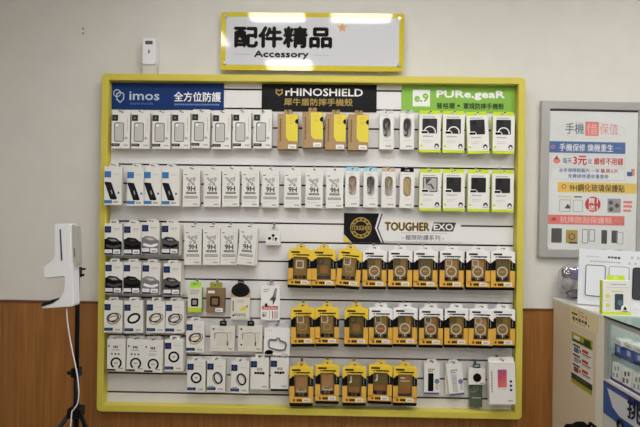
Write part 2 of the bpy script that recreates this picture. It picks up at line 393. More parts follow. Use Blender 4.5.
# --- kraft boxes
def kraft_box():
    w, h, t = 20.4, 35.8, .024
    it = new_item('kraft_case_box', t, h+2.6, (w, h, 8, h, 4.6, KRAFT)); r = it.root; X = -w/2
    b = MB(PXM); b.box(-w/2, w/2, 0, h, -t, 0, KRAFT, KRAFT, KRD); y = -t-.0004  # underside in dark brown: its shade is painted into the colour
    for k in range(12): b.rect(X+2.2, 8+k*1.9, X+3.8, 9.3+k*1.9, y, KRD)
    b.build('carton', r)
    b = MB(PXM); b.prism([(X+8.4, 12.4), (X+11.2, 8.4), (w/2-.1, 8), (w/2-.1, h-.6), (X+8.4, h-.8)], y-.0006, y+.0002, FLAP)
    b.lines(X+11, X+16.5, h-3, 2, 1.4, .6, y-.0009, GO); b.lines(X+11.4, X+15.6, h-7, 3, 1.3, .5, y-.0009, GO)
    b.build('flap', r)
    b = MB(PXM); b.prism([(w/2-.05, 25.4)]+[(w/2-.05+2.9*cos(a_), 28+2.6*sin(a_)) for a_ in [radians(270-180*k/8) for k in range(9)]], y-.0012, y-.0007, BK); b.build('round_mark', r)
    b = MB(PXM); b.prism(rrect(X+10.8, .8, X+18.8, 5, .3, 1), y-.001, y, WH); b.dashes(X+12.5, X+17.6, 1.8, 3, y-.0013, GR, 5); b.build('price_sticker', r)
    it.hz = euro_tab(r, 8.2, 4.6, h-.2, -t*.5, KRAFT); return it
it = kraft_box()
L = rowlabels(4, 'kraft box with yellow flap, %s of four')
for i, (cx, yb, tl) in enumerate(((287.4, 149.4, 0), (312.6, 147.6, -.8), (335.2, 149.6, .4), (358, 150.2, .6))):
    place(it, cx, yb, -.074 if i != 1 else -.084, L[i], 'phone case box', 'kraft boxes under the black banner', tl, 2)

# --- cable boxes with oval window
def cable_box(tabm, cable, cable2, style):
    w, h, t = 14.2, 36, .026
    it = new_item('cable_box', t, 0, None); r = it.root
    A = [(-w/2, 0), (w/2, 0), (w/2, h), (-w/2, h)]
    n = 5; O = rrect(-3.9, 11.4, 3.9, 31.4, 3.85, n)
    # outer outline resampled to the hole's point count
    def proj(p):
        x, z = p[0], p[1]-21.4; k = max(abs(x)/(w/2), abs(z)/(h/2-3.4+ (3.4 if z > 0 else 3.4))); return (x/k, z/k+0)
    C = []
    for x, z in O:
        dx, dz = x, z-21.4; k = min((w/2)/abs(dx) if abs(dx) > 1e-6 else 1e9, ((h-21.4)/dz if dz > 0 else 21.4/-dz) if abs(dz) > 1e-6 else 1e9)
        C.append([dx*k, 21.4+dz*k])
    for cr in ((w/2, 0), (w/2, h), (-w/2, h), (-w/2, 0)):
        j = min(range(len(C)), key=lambda q: hypot(C[q][0]-cr[0], C[q][1]-cr[1])); C[j] = list(cr)
    b = MB(PXM); b.hprism([tuple(c) for c in C], O, -t, -.002, W); b.box(-w/2, w/2, 0, h, -.002, 0, LG)  # grey back plate: shadow behind the cable put into the colour
    y = -t-.0004
    b.dashes(-3, 4, 8.6, 9.4, y, LG, 5); b.dashes(-1, 5, 2.2, 3.8, y, GR, 4); b.rect(-5.6, 33.2, 1, 33.7, y, LG)
    b.build('carton', r)
    b = MB(); S = PXM
    def loop(rx, rz, cz, yy, ph, mt, rad):
        b.tube([(rx*S*cos(a_)+ph*S*sin(a_*2), yy, (cz+rz*sin(a_))*S) for a_ in [2*pi*k/20 for k in range(20)]], rad, mt, 6, True)
    if style == 'bead':
        for k in range(3): loop(2.9-k*.95, 9-k*.8, 21.4, -.010-.003*k, .3, cable, .0044)
    else:
        for k in range(4): loop(3.1-k*.5, 5.2-k*.35, 25.0-k*.3, -.009-.003*(k % 3), .35-.2*k, cable if k % 2 else cable2, .0030)
        b.tube([(.8*S, -.013, 27*S), (.1*S, -.018, 22*S), (.5*S, -.018, 17*S), (-.6*S, -.016, 14.6*S), (-2.2*S, -.012, 14.4*S)], .0036, cable, 8)
        b.box(-.0085, .0035, 13.6*S, 15.6*S, -.019, -.012, cable2); b.box(-.004, .004, 19*S, 22*S, -.02, -.014, cable2)
    b.build('coiled_cable', r)
    b = MB(PXM); b.poly(rrect(-4, 11.3, 4, 31.5, 3.9, n), -t+.0015, PANE); b.build('window_film', r)
    it.hz = euro_tab(r, w-1, 4.4, h-.2, -t*.4, tabm, s=PXM); return it
cbl = [mat('cable_charcoal', (62, 62, 64)), mat('cable_grey', (112, 110, 106)), mat('cable_tan', (170, 150, 122)), mat('cable_sand', (188, 172, 146)), mat('cable_gold', (196, 172, 122)), mat('cable_slate', (84, 86, 92)), mat('cable_rose', (180, 148, 130))]
skyb = mat('sky_blue_card', (150, 204, 222)); beige = mat('beige_card', (202, 176, 146))
for (tm, c1, c2, stl, cx, yb, tl, lab) in (
        (TABC, cbl[1], cbl[0], 'c', 386.4, 149.2, 0, 'top row cable box with dark cable, beside the kraft boxes'),
        (TABC, cbl[0], cbl[5], 'c', 407, 149.4, 0, 'top row cable box with dark cable, beside the lime boxes'),
        (skyb, cbl[2], cbl[6], 'c', 352.2, 207, 0, 'narrow white cable box with light blue top and tan cable'),
        (skyb, cbl[5], cbl[1], 'c', 370.4, 207.4, 0, 'narrow white cable box with light blue top and dark grey cable'),
        (beige, cbl[3], cbl[2], 'c', 388.4, 207.6, 0, 'narrow white cable box with beige top and sandy cable'),
        (BK, cbl[4], cbl[3], 'bead', 406.6, 208, .8, 'narrow white cable box with black top and braided gold cable')):
    it = cable_box(tm, c1, c2, stl); place(it, cx, yb, -.064, lab, 'cable box', 'narrow cable boxes', tl)

# --- lime and white case boxes
def lime_box(ring, see):
    w, h, t = 21.4, 38, .026
    it = new_item('phone_case_box', t, 0, None); r = it.root; X = -w/2; y = -t-.0004
    b = MB(PXM); b.box(-w/2, w/2, 0, h, -t, 0, W, LIME, LIME); b.box(-w/2, w/2, 0, 2.6, -t-.0003, -t, LIME)
    b.dashes(X+3.6, X+16, h-3.2, h-2.2, y, GR, 10); b.dashes(X+4, X+14, 15.4, 16.6, y, GR, 7); b.lines(X+4, X+13, 12, 2, 1.6, .5, y, LG)
    b.poly(ell(X+2.2, 6.6, 1.3, 1.3, 10), y, LIME); b.poly([(w/2-6.4, 5.6), (w/2-1.2, 5.6), (w/2-2.2, 8.4), (w/2-3.8, 9.2), (w/2-5.4, 8.4)], y, NAVY); b.rect(w/2-4.6, 5.6, w/2-3, 7, y-.0003, WH)
    b.dashes(w/2-6, w/2-1.4, 3.6, 4.8, y, GR, 4); b.build('carton', r)
    b = MB(PXM); dk = mat('dark_case', (40, 40, 44), .3); tr = mat('clear_case', (176, 174, 170), .3)
    A = rrect(X+3.2, 19, X+17.8, 33.8, .8, 2); b.prism(A, y-.0004, y, tr if see else dk)
    if see:
        b.rring(X+3.2, 19, X+17.8, 33.8, .8, 1, y-.0007, DG); b.poly([(X+6, 32.4), (X+12, 32.4), (X+6.4, 26)], y-.0008, DG); b.tube([((X+8)*PXM, y-.001, 26*PXM), ((X+11)*PXM, y-.001, 27*PXM), ((X+14)*PXM, y-.001, 22*PXM)], .003, DG, 6)
    else:
        b.poly([(X+5.6, 32.6), (X+9.5, 32.6), (X+9, 28.6), (X+5.6, 28.6)], y-.0006, mat('case_black', (26, 26, 28))); b.lines(X+11, X+16, 32, 3, 2.4, .4, y-.0006, DG)
    if ring:
        pts = lambda R_: [(X+10.6+R_*cos(a_), 20.4+R_*sin(a_)) for a_ in [radians(-10+200*k/14) for k in range(15)]]
        o_, i_ = pts(6), pts(4.9)
        for k in range(14): b.poly([o_[k], o_[k+1], i_[k+1], i_[k]], y-.0008, WH)
    b.poly([(X+1.6, 18.4), (X+9.4, 18.4), (X+9.4, 20.2), (X+7.8, 22), (X+1.6, 22)], y-.0012, WH); b.rect(X+2.4, 19, X+8.4, 21.2, y-.0015, BK)
    b.build('case_picture', r)
    it.hz = euro_tab(r, w-.4, 4.2, h-.1, -t*.6, LIME); return it
lp = lime_box(False, False); lr = lime_box(True, False); ls = lime_box(False, True)
for (it, cx, yb, tl, lab) in ((lr, 429.6, 152.4, 0, 'lime case box, leftmost of four under green banner'), (lr, 453.4, 152.8, 0, 'lime case box, second from left under green banner'),
        (lp, 478.6, 153.6, -3, 'tilted lime case box with plain dark picture under green banner'), (lr, 503.4, 153.8, 0, 'lime case box, rightmost of four under green banner'),
        (ls, 430, 211, 0, 'lime case box with pale clear case picture'), (lp, 453.6, 211.2, 0, 'lime case box, leftmost dark pictured one in second row'),
        (lp, 478.4, 211.6, 0, 'lime case box, middle dark pictured one in second row'), (lp, 502.6, 212.2, 0, 'lime case box, rightmost in second row beside the frame')):
    place(it, cx, yb, -.072, lab, 'phone case box', 'lime and white case boxes', tl)

# --- white boxes with a slanted black phone
def slant_box():
    w, h, t = 17.4, 38.4, .022
    it = new_item('screen_protector_box', t, 0, (w, h-1, 9, h-1, 3.4, W2)); r = it.root; X = -w/2; y = -t-.0004
    b = MB(PXM); b.box(-w/2, w/2, 0, h, -t, 0, W, W2)
    b.rect(X+.2, h-11, X+6.8, h-4.8, y, BLUE); b.rect(X+.2, 1.6, X+8, 4.8, y, BLUE); b.dashes(X+9.4, X+14.4, 1.8, 4, y, GR, 4)
    b.poly(ell(X+14.4, 12.2, 1.2, 1.2, 10), y, BLUE); b.dashes(X+9, X+15, h-8, h-7, y, LG, 4)
    b.build('carton', r)
    b = MB(PXM); b.prism([(X+.3, h-16), (X+1.2, h-15.2), (X+7, h-15.8), (X+13, 6.4), (X+11.8, 5.4), (X+6.4, 5.6)], y-.0004, y, BK)
    b.poly([(X+1.4, h-17), (X+6.4, h-16.8), (X+11.6, 7), (X+7, 7)], y-.0006, mat('screen_black', (34, 32, 40), .2)); b.poly([(X+6.4, h-24.4), (X+7.4, h-23), (X+8.6, h-26.6), (X+8, h-28)], y-.0008, GR)
    b.build('phone_picture', r)
    it.hz = euro_tab(r, 9, 3.6, h-.1, -t*.5, W); return it
it = slant_box()
L = rowlabels(4, 'white box with slanted phone picture, %s')
for i, (cx, yb, tl) in enumerate(((112.6, 205, 0), (135.4, 205.8, 0), (152.2, 205.8, 0), (170.2, 206, 0))):
    place(it, cx, yb, -.096 if i != 3 else -.093, L[i], 'screen protector box', 'slanted phone picture boxes', tl, 3 if i else 0)

# --- 9H boxes
def nineh_box():
    w, h, t = 17.2, 36.2, .014
    it = new_item('glass_protector_box', t, 0, (w, h, 8, h-.2, 4.4, W2)); r = it.root; X = -w/2; y = -t-.0004
    b = MB(PXM); b.box(-w/2, w/2, 0, h, -t, 0, W, W2)
    for (x, z) in ((4.2, 28.4), (5.8, 27), (8.6, 28), (11.6, 28.8), (7.4, 25.6), (9.6, 24), (6.2, 22.6), (11.4, 26.6), (10.6, 22.4)):
        b.ring(X+x, z, 1.3, 1.1, .45, y, DG, 8)
    b.poly([(X+5.4, 26.4), (X+5.9, 26.8), (X+11.4, 21.8), (X+11, 21.4)], y-.0002, GR); b.rect(X+1.4, 31.8, X+4, 32.6, y, DG); b.dashes(X+12, X+16, 32, 32.6, y, LG, 4)
    b.text('9H', X+4.4, 15.6, X+12.6, 20.6, y, DG, .05); b.rect(X+3.4, 12.8, X+13.6, 14.8, y, DG); b.dashes(X+4, X+13, 13.4, 14.2, y-.0003, LG, 8)
    b.rect(X+1.8, 8.2, X+15, 10.8, y, GR); b.dashes(X+2.4, X+14.4, 8.9, 10.1, y-.0003, LG, 9); b.rect(X+2, 5.4, X+14, 5.8, y, LG); b.dashes(X+10.4, X+15.4, 1.8, 3.2, y, GR, 4)
    b.build('carton', r)
    it.hz = euro_tab(r, 9, 4.4, h-.1, -t*.5, W); return it
it = nineh_box()
L = rowlabels(8, 'slim white 9H box, %s in upper row')
for i, (cx, yb) in enumerate(((191, 206.6), (212, 206.8), (230.6, 206.6), (250.2, 206.8), (270, 207.4), (292.4, 207.6), (313.8, 208), (334.4, 208.2))):
    place(it, cx, yb, -.062, L[i], 'screen protector box', 'slim white 9H boxes in the upper row', 0, 1)
L = rowlabels(4, 'slim white 9H box, %s in lower row')
for i, (cx, yb, tl, yf) in enumerate(((192.6, 264.8, 0, -.062), (211.2, 265, 0, -.064), (228.8, 265, 0, -.062), (245.4, 264.8, 5, -.084))):
    lab = L[i] if i < 3 else 'tilted slim white 9H box, rightmost in lower row'
    place(it, cx, yb, yf, lab, 'screen protector box', 'slim white 9H boxes in the lower row', tl, 2)

# --- boxes with a dark picture (left, rows three and four)
def picture_box(v):
    w, h, t = 17.6, 31.6, .022
    it = new_item('lens_protector_box', t, 0, (w, h-1, 9, h-1, 3.4, W2)); r = it.root; X = -w/2; y = -t-.0004
    b = MB(PXM); b.box(-w/2, w/2, 0, h, -t, 0, W, W2); b.rect(X+.2, h-9.2, X+6.6, h-2.8, y, NAVY); b.ring(X+3.4, h-6, 1.6, 1.6, .35, y-.0003, BLUE, 10)
    b.dashes(X+9, X+15.6, h-5.6, h-4.8, y, GR, 5); b.dashes(X+9, X+14, h-7.2, h-6.6, y, LG, 5); b.rect(X+.2, .3, w/2-.4, 2.6, y, NAVY)
    b.build('carton', r)
    b = MB(PXM); c1, c2, c3 = ((BK, DG, GR), (mat('ink_black', (28, 28, 30)), BK, DG), (mat('mid_grey_print', (120, 120, 122)), GR, SILV), (mat('smoke_print', (84, 84, 88)), BK, GR))[v]
    b.poly([(X+.1, 2.8), (w/2-.1, 2.8), (w/2-.1, 13.4), (X+15, 14.6), (X+11.6, 17.2), (X+4.2, 18), (X+1.6, 16.4), (X+.1, 16)], y, c1)
    b.poly([(X+2.4, 15.4), (X+4.6, 17), (X+11.2, 16.4), (X+14.4, 13.6), (X+8, 13)], y-.0003, c2); b.poly([(X+4.6, 15.6), (X+10.6, 15.8), (X+12.6, 14.2), (X+7.4, 14)], y-.0005, c3)
    b.poly([(X+1.4, 8.6), (X+6, 7), (X+12, 6.8), (X+16.4, 8.8), (X+16, 11), (X+9, 9.2), (X+2, 11)], y-.0004, c2 if v != 2 else WH)
    b.build('picture', r)
    b = MB(PXM); b.prism(rrect(X+.5, 2.2, X+7.8, 5.6, .3, 1), y-.0012, y-.0006, WH); b.dashes(X+1.6, X+6.4, 3.4, 4.4, y-.0015, LG, 5); b.build('sticker', r)
    b = MB(PXM); b.prism(rrect(X+9, 1.4, X+16, 5.8, .3, 1), y-.0012, y-.0006, WH); b.dashes(X+10.6, X+15, 2, 4, y-.0015, GR, 4); b.build('price_sticker', r)
    it.hz = euro_tab(r, 9, 3.4, h-.1, -t*.5, W); return it
pb = [picture_box(k) for k in range(4)]
NM = ['black', 'all black', 'light grey', 'dark grey']
for row, data in (('upper', ((0, 113, 255.2, 0), (1, 132.4, 255.4, 0), (2, 150.2, 254, 0), (3, 170.2, 254.8, 0))), ('lower', ((0, 113.6, 293.8, 0), (1, 132, 294, 0), (2, 150.4, 294.4, 1.2), (3, 171.8, 295.4, 0)))):
    for v, cx, yb, tl in data:
        lab = 'navy square box with %s picture, %s picture row' % (NM[v], row)
        place(pb[v], cx, yb, -.094+(.004 if v == 1 else 0), lab, 'accessory box', 'navy square boxes in the %s picture row' % row, tl, 3 if v else 0)

# --- ring boxes
def ring_box(v):
    w, h, t = 18.2, 31.6, .02
    it = new_item('lens_ring_box', t, 0, (w, h-1, 9, h-1, 3.4, W2)); r = it.root; X = -w/2; y = -t-.0004
    b = MB(PXM); b.box(-w/2, w/2, 0, h, -t, 0, W, W2)
    if v not in ('dots', 'text'):
        b.rect(X+.2, h-9.6, X+6.4, h-3.4, y, NAVY); b.ring(X+3.3, h-6.5, 1.5, 1.5, .35, y-.0003, BLUE, 10)
    if v in ('bars', 'barsdark'): pass
    elif v in ('dots', 'text'):
        b.dashes(X+6, X+11, h-9, h-6.4, y, DG, 3); b.dashes(X+4.6, X+12.6, h-11, h-10, y, GR, 7); b.rect(X+1, h-7.6, X+2.4, h-5.6, y, DG); b.dashes(X+12, X+16.6, h-6, h-5.4, y, LG, 4)
        if v == 'dots':
            for k in range(3): b.poly(ell(X+4.8+3.4*k, h-14.6, 1, 1, 8), y, DG)
        else: b.lines(X+4, X+13, h-13, 2, 1.5, .5, y, GR)
        b.rect(X, .3, X+8.6, 2, y, BK)
    else: b.dashes(X+9, X+15.4, h-6.4, h-5.6, y, LG, 5)
    if v not in ('dots', 'text', 'bars', 'barsdark') : b.rect(X+.2, 1.6, X+8.8, 4.6, y, NAVY); b.dashes(X+1.4, X+7.6, 2.6, 3.6, y-.0003, BLUE, 5)
    b.dashes(X+11.4, X+16.4, 2, 3.6, y, GR, 4)
    if v in ('bars', 'barsdark'):
        b.dashes(X+4, X+14, 14.8, 17.6, y, BK, 4, .15); b.rect(X+3.6, 15.6, X+14.2, 16.6, y-.0002, BK); b.dashes(X+6.6, X+12.2, 18.6, 21.6, y, GR, 3)
    if v == 'barsdark': b.box(-w/2+.3, w/2-.3, -2.2, -.1, -t+.002, -.002, BK)
    b.build('carton', r)
    if v in ('dots', 'text'):
        b = MB(PXM); pts = lambda R_: [(.0+R_*cos(a_), 8+R_*sin(a_)) for a_ in [radians(-60+300*k/24) for k in range(25)]]
        o_, i_ = pts(5.7), pts(3.9)
        for k in range(24): b.poly([o_[k], o_[k+1], i_[k+1], i_[k]], y-.0003, BK)
        b.dashes(-1.8, 1.8, 7.2, 8.8, y-.0003, GR, 3); b.build('ring_picture', r)
    elif v not in ('bars', 'barsdark'):
        b = MB(PXM); cz = 14.4 if v != 'round' else 14.2
        if v == 'round': b.ring(0, cz, 5.6, 5.6, 1.9, y-.0003, BK, 28); b.dashes(-1.2, 1.4, cz-1, cz+1, y-.0003, GR, 3)
        elif v == 'thick': b.ring(.4, cz, 7, 5, 2.1, y-.0003, BK, 28, .45)
        elif v == 'steep': b.ring(2, cz-.4, 6.2, 4.6, 1.5, y-.0005, BK, 28, 1.9); b.ring(.6, cz-1.2, 6, 4.4, .9, y-.0003, GR, 28, 1.9); b.rect(-7, 5, -2, 6, y, GR)
        else:
            c_ = {'rose': cbl[6], 'gold': cbl[4], 'silver': GR}[v]
            b.ring(.2, cz-2, 6.6, 4.4, 1.3, y-.0003, c_, 28, .3); b.ring(-.4, cz+.6, 6.4, 4.4, 1.3, y-.0005, mat('ring_dark', (44, 42, 44)), 28, .3)
            b.ring(1.4, cz+.4, 6.6, 4.6, .7, y-.0004, DG, 28, .3)
        b.build('ring_picture', r)
    it.hz = euro_tab(r, 9.4 if v not in ('dots', 'text') else 16, 3.6, h-.1, -t*.5, W if v not in ('dots', 'text') else TABC); return it
rb = {k: ring_box(k) for k in ('rose', 'thick', 'gold', 'silver', 'round', 'steep', 'dots', 'text', 'bars', 'barsdark')}
for (v, cx, yb, tl, yf, bh, lab) in (
        ('rose', 113, 332.4, 0, -.088, 0, 'ring box with rose rim, left end of ring row'),
        ('thick', 133.6, 332.8, -1.4, -.092, 3, 'ring box with thick black slanted ring'),
        ('gold', 155.4, 332.8, 0, -.088, 3, 'ring box with gold rim in left ring row'),
        ('silver', 174.4, 333.2, 0, -.088, 3, 'ring box with silver rim in left ring row'),
        ('dots', 116, 371, 0, -.086, 0, 'open ring box with three dots, leftmost in its row'),
        ('dots', 135.4, 371.4, .8, -.09, 3, 'open ring box with three dots, second in its row'),
        ('text', 153, 372.4, .6, -.094, 3, 'open ring box with lines of text'),
        ('round', 173.6, 371.2, 0, -.088, 3, 'round ring box, right end of lower left row'),
        ('gold', 195, 352.4, 0, -.062, 1, 'ring box with gold rim beside the square boxes'),
        ('round', 196, 392, 0, -.066, 1, 'round ring box, left end of bottom row'),
        ('steep', 215.8, 391.8, .4, -.066, 1, 'steep ring box, second in bottom row'),
        ('steep', 239.2, 393.2, 1.4, -.074, 2, 'steep ring box, third in bottom row'),
        ('bars', 259.4, 389.4, 0, -.064, 1, 'white box with black print bars, fourth in bottom row'),
        ('barsdark', 279.4, 389, 0, -.064, 1, 'white box with black print bars and black foot')):
    place(rb[v], cx, yb, yf, lab, 'accessory box', 'ring picture boxes', tl, bh)

# --- small earbud box
it = new_item('earphone_box', .024, 0); r = it.root
b = MB(PXM); b.box(-7.4, 7.4, 0, 13.4, -.024, 0, W, W2, W2); y = -.0245
for (x, z, rr) in ((-3.6, 6.6, 1.8), (0, 9.6, 1.6), (2.8, 6.4, 1.4)): b.poly(ell(x, z, rr, rr*.85, 12), y, BK)
b.poly([(-.4, 9), (.4, 9), (.3, 4.4), (-.3, 4.4)], y-.0002, BK); b.poly([(2, 6), (3.4, 6), (3, 3.8), (2.2, 3.8)], y-.0002, BK); b.dashes(-5.6, 5.6, 1.4, 2.2, y, LG, 8)
b.build('carton', r); it.hz = euro_tab(r, 9, 5.6, 13.3, -.012, TABC)
place(it, 273, 245, -.062, 'small square white earphone box with three black earbuds pictured', 'earphone box', None)

# --- row with watch boxes, puck, card, chargers
it = new_item('watch_case_box', .034, 0); r = it.root; gl = mat('glow_green', (170, 222, 60), .5)
b = MB(PXM); b.box(-6.8, 6.8, 0, 24, -.034, 0, W2, mat('side_lime', (166, 196, 62)), LIME); y = -.0345
b.lines(-5, 4.4, 22, 3, 1.7, .6, y, GR); b.prism(rrect(-3.8, 5.6, 3.6, 13.8, 1, 2), y-.0006, y, BK); b.poly(rrect(-2.2, 7.4, 2, 12, .6, 2), y-.0008, GR); b.rect(-6.8, .2, 6.8, 4.2, y, LIME); b.build('carton', r)
it.hz = euro_tab(r, 11, 6.4, 23.9, -.02, gl, hw=5)
place(it, 194.6, 312, -.066, 'narrow lime green and white watch case box on a hook', 'watch case box', None)
it = new_item('watch_case_box', .026, 0); r = it.root; br_ = mat('brown_card', (134, 108, 80), .6, noise=.05)
b = MB(PXM); b.box(-9.2, 9.2, 0, 24.4, -.026, 0, br_); y = -.0265
b.prism(rrect(-5.4, 6, 4.8, 16.6, 1.8, 3), y-.0006, y, mat('strap_black', (34, 26, 24))); b.poly(rrect(-3.4, 8, 2.6, 14.4, 1, 3), y-.0009, br_); b.rect(-7.6, 19.4, -.8, 22, y, WH); b.build('carton', r)
b = MB(PXM); b.prism(rrect(0, .6, 7.6, 4.6, .4, 1), y-.0008, y, WH); b.dashes(1.4, 6, 1.6, 3, y-.001, GR, 4); b.build('price_sticker', r)
it.hz = euro_tab(r, 12.4, 6, 24.3, -.014, mat('olive_card', (166, 160, 62)), hw=5)
place(it, 215.2, 312.6, -.062, 'brown kraft watch case box with black rounded square picture', 'watch case box', None)
it = new_item('phone_holder_pack', .02, 0); r = it.root
b = MB(PXM); b.box(-9.4, 9.4, 0, 22, -.02, 0, W2); y = -.0205
b.rect(-7.6, 8, -6.6, 19, y, DG); b.dashes(-3.4, 4, 16, 20, y, LG, 5); b.poly([(-.6, 8.6), (4, 9), (8, 12), (7, 14), (1, 12)], y, FLAP); b.dashes(-6, 6, 3, 6, y, GR, 5); b.dashes(-2, 7, .8, 2, y, LG, 4); b.box(-9.6, 9.6, 22, 24, -.018, -.002, cbl[4]); b.poly(ell(7, 13.4, 1.2, .8, 8), y, DG); b.poly(ell(-6.8, 4, 1, 1, 8), y, BK); b.build('carton', r)
b = MB(); S = PXM
b.prism(ell(0, 30*S, 8.4*S, 6.2*S, 28), -.024, -.008, BLKP); b.tube([(8.3*S*cos(a_), -.016, (29*S+5.8*S*sin(a_))) for a_ in [2*pi*k/28 for k in range(28)]], .005, BLKP, 8, True)
b.prism(ell(0, 29*S, 4.2*S, 2.6*S, 24), -.028, -.024, mat('gloss_black', (10, 10, 12), .12)); b.build('round_mount', r)
b = MB(PXM); b.hprism(ell(0, 27.4, 9.8, 6.6, 24), ell(0, 28.6, 8.8, 5.9, 24), -.0145, -.006, cbl[3]); b.build('paper_collar', r)
it.hz = euro_tab(r, 6, 4, 35.4, -.012, BLKP)
place(it, 240, 319.4, -.062, 'white phone holder pack topped by a round black mount', 'phone holder', None)
it = new_item('memory_card_pack', .008, 0); r = it.root
b = MB(PXM); b.box(-9.4, 9.6, 0, 34.6, -.006, 0, WH, None, W2); y = -.0065
b.rect(-8, 10.4, 7.6, 14, y, RED); b.text('SanDisk', -6.8, 11, 6.6, 13.4, y-.0004, WH, .02)
b.poly([(-5, 15.6), (2.4, 24), (5.8, 23), (6.6, 32), (4.6, 32), (3.6, 24), (0, 15.6)], y, GR); b.poly([(-1, 18.4), (1.6, 23), (6, 22), (3, 15.4)], y-.0003, DG); b.lines(-7, -1, 31, 2, 2, .8, y, GR)
b.dashes(-8, -3, 2, 8, y, LG, 2); b.rect(-1, 1, -.2, 9.4, y, LG); b.rect(2, 1.4, 3, 9, y, RED); b.rect(4.6, 1.4, 5.4, 9, y, DG); b.rect(6.6, 1.4, 7.4, 9, y, DG); b.poly(ell(-6.6, 4.4, 1.2, 1.2, 8), y, DG); b.build('card', r)
b = MB(PXM); b.prism(rrect(-3, 15, 2.4, 19.6, .5, 2), y-.004, y, WH); b.prism(rrect(-5.4, 13.6, -3, 16.4, .3, 1), y-.003, y, BK); b.build('flash_drive', r)
it.hz = euro_tab(r, 7, 4, 34.2, -.003, TABC)
place(it, 270, 320, -.058, 'white blister card with red name band beside round mount', 'memory card pack', None)
def charger_box(dot):
    it = new_item('charger_box', .03, 0); r = it.root
    b = MB(PXM); b.box(-12.2, 12.2, 0, 25, -.03, 0, W2); y = -.0305
    b.poly(ell(-9, 22.4, 1.1, 1.1, 10), y, DG); b.dashes(-4, 2, 21.4, 22.2, y, LG, 5); b.dashes(5.6, 10.4, 18.4, 19.2, y, GR, 4); b.lines(7, 10, 17, 4, 2, .6, y, LG); b.dashes(6, 10.4, 2, 3.4, y, GR, 4); b.dashes(-10, -3, 2.6, 3.4, y, LG, 5); b.rect(-6, 5.6, 5, 16.8, y, mat('off_white', (214, 210, 200)))
    if dot: b.poly(ell(-8.8, 6.8, 1, 1, 8), y, BK)
    b.build('carton', r)
    b = MB(); S = PXM; b.tube([(-8.4*S, y-.001, 18*S), (-7.6*S, y-.001, 12*S), (-7.4*S, y-.001, 18.6*S), (0, y-.0015, 19.4*S), (5*S, y-.001, 18.4*S), (5.4*S, y-.001, 9*S)], .0016, GR, 6); b.box(4.8*S, 6*S, 6*S, 10*S, y-.002, y, DG); b.build('charger_picture', r)
    it.hz = euro_tab(r, 7, 5.4, 24.9, -.015, BLKP, hw=3); return it
it = charger_box(False); place(it, 222.2, 351.4, -.06, 'square cream charger box, left one', 'charger box', 'square charger boxes')
it = charger_box(True); place(it, 250, 351.6, -.06, 'square cream charger box with black dot, right one', 'charger box', 'square charger boxes')
it = new_item('phone_bracket_pack', .012, 0); r = it.root
b = MB(PXM); b.prism(rrect(-13, 0, 13, 27.4, 1.2, 2), -.012, 0, WH); y = -.0125
b.dashes(-11.6, -5, 24.4, 25.2, y, LG, 5); b.rect(-12, -0+.6, -4, 3.4, y, DG); b.poly(ell(-7.4, 3.2, 4, 2, 12), y, BK); b.dashes(5, 11.4, .8, 2, y, GR, 4); b.build('card', r)
b = MB(); S = PXM; pts = [(-7.4, 7.6), (-8.4, 13.6), (-7, 15.8), (-1, 15.4), (0, 17.4), (2.4, 17.2), (3, 15), (8.2, 13.4), (9.4, 10.6), (8, 6), (2, 5.4)]
b.tube([(x*S, y-.003, z*S) for x, z in pts], .0042, mat('bracket_grey', (108, 110, 118)), 8, True); b.build('bracket', r)
it.hz = euro_tab(r, 18, 6, 26.8, -.006, TABC, hw=5)
place(it, 276.6, 355.4, -.07, 'white card with grey bracket outline', 'bracket pack', None, 1)

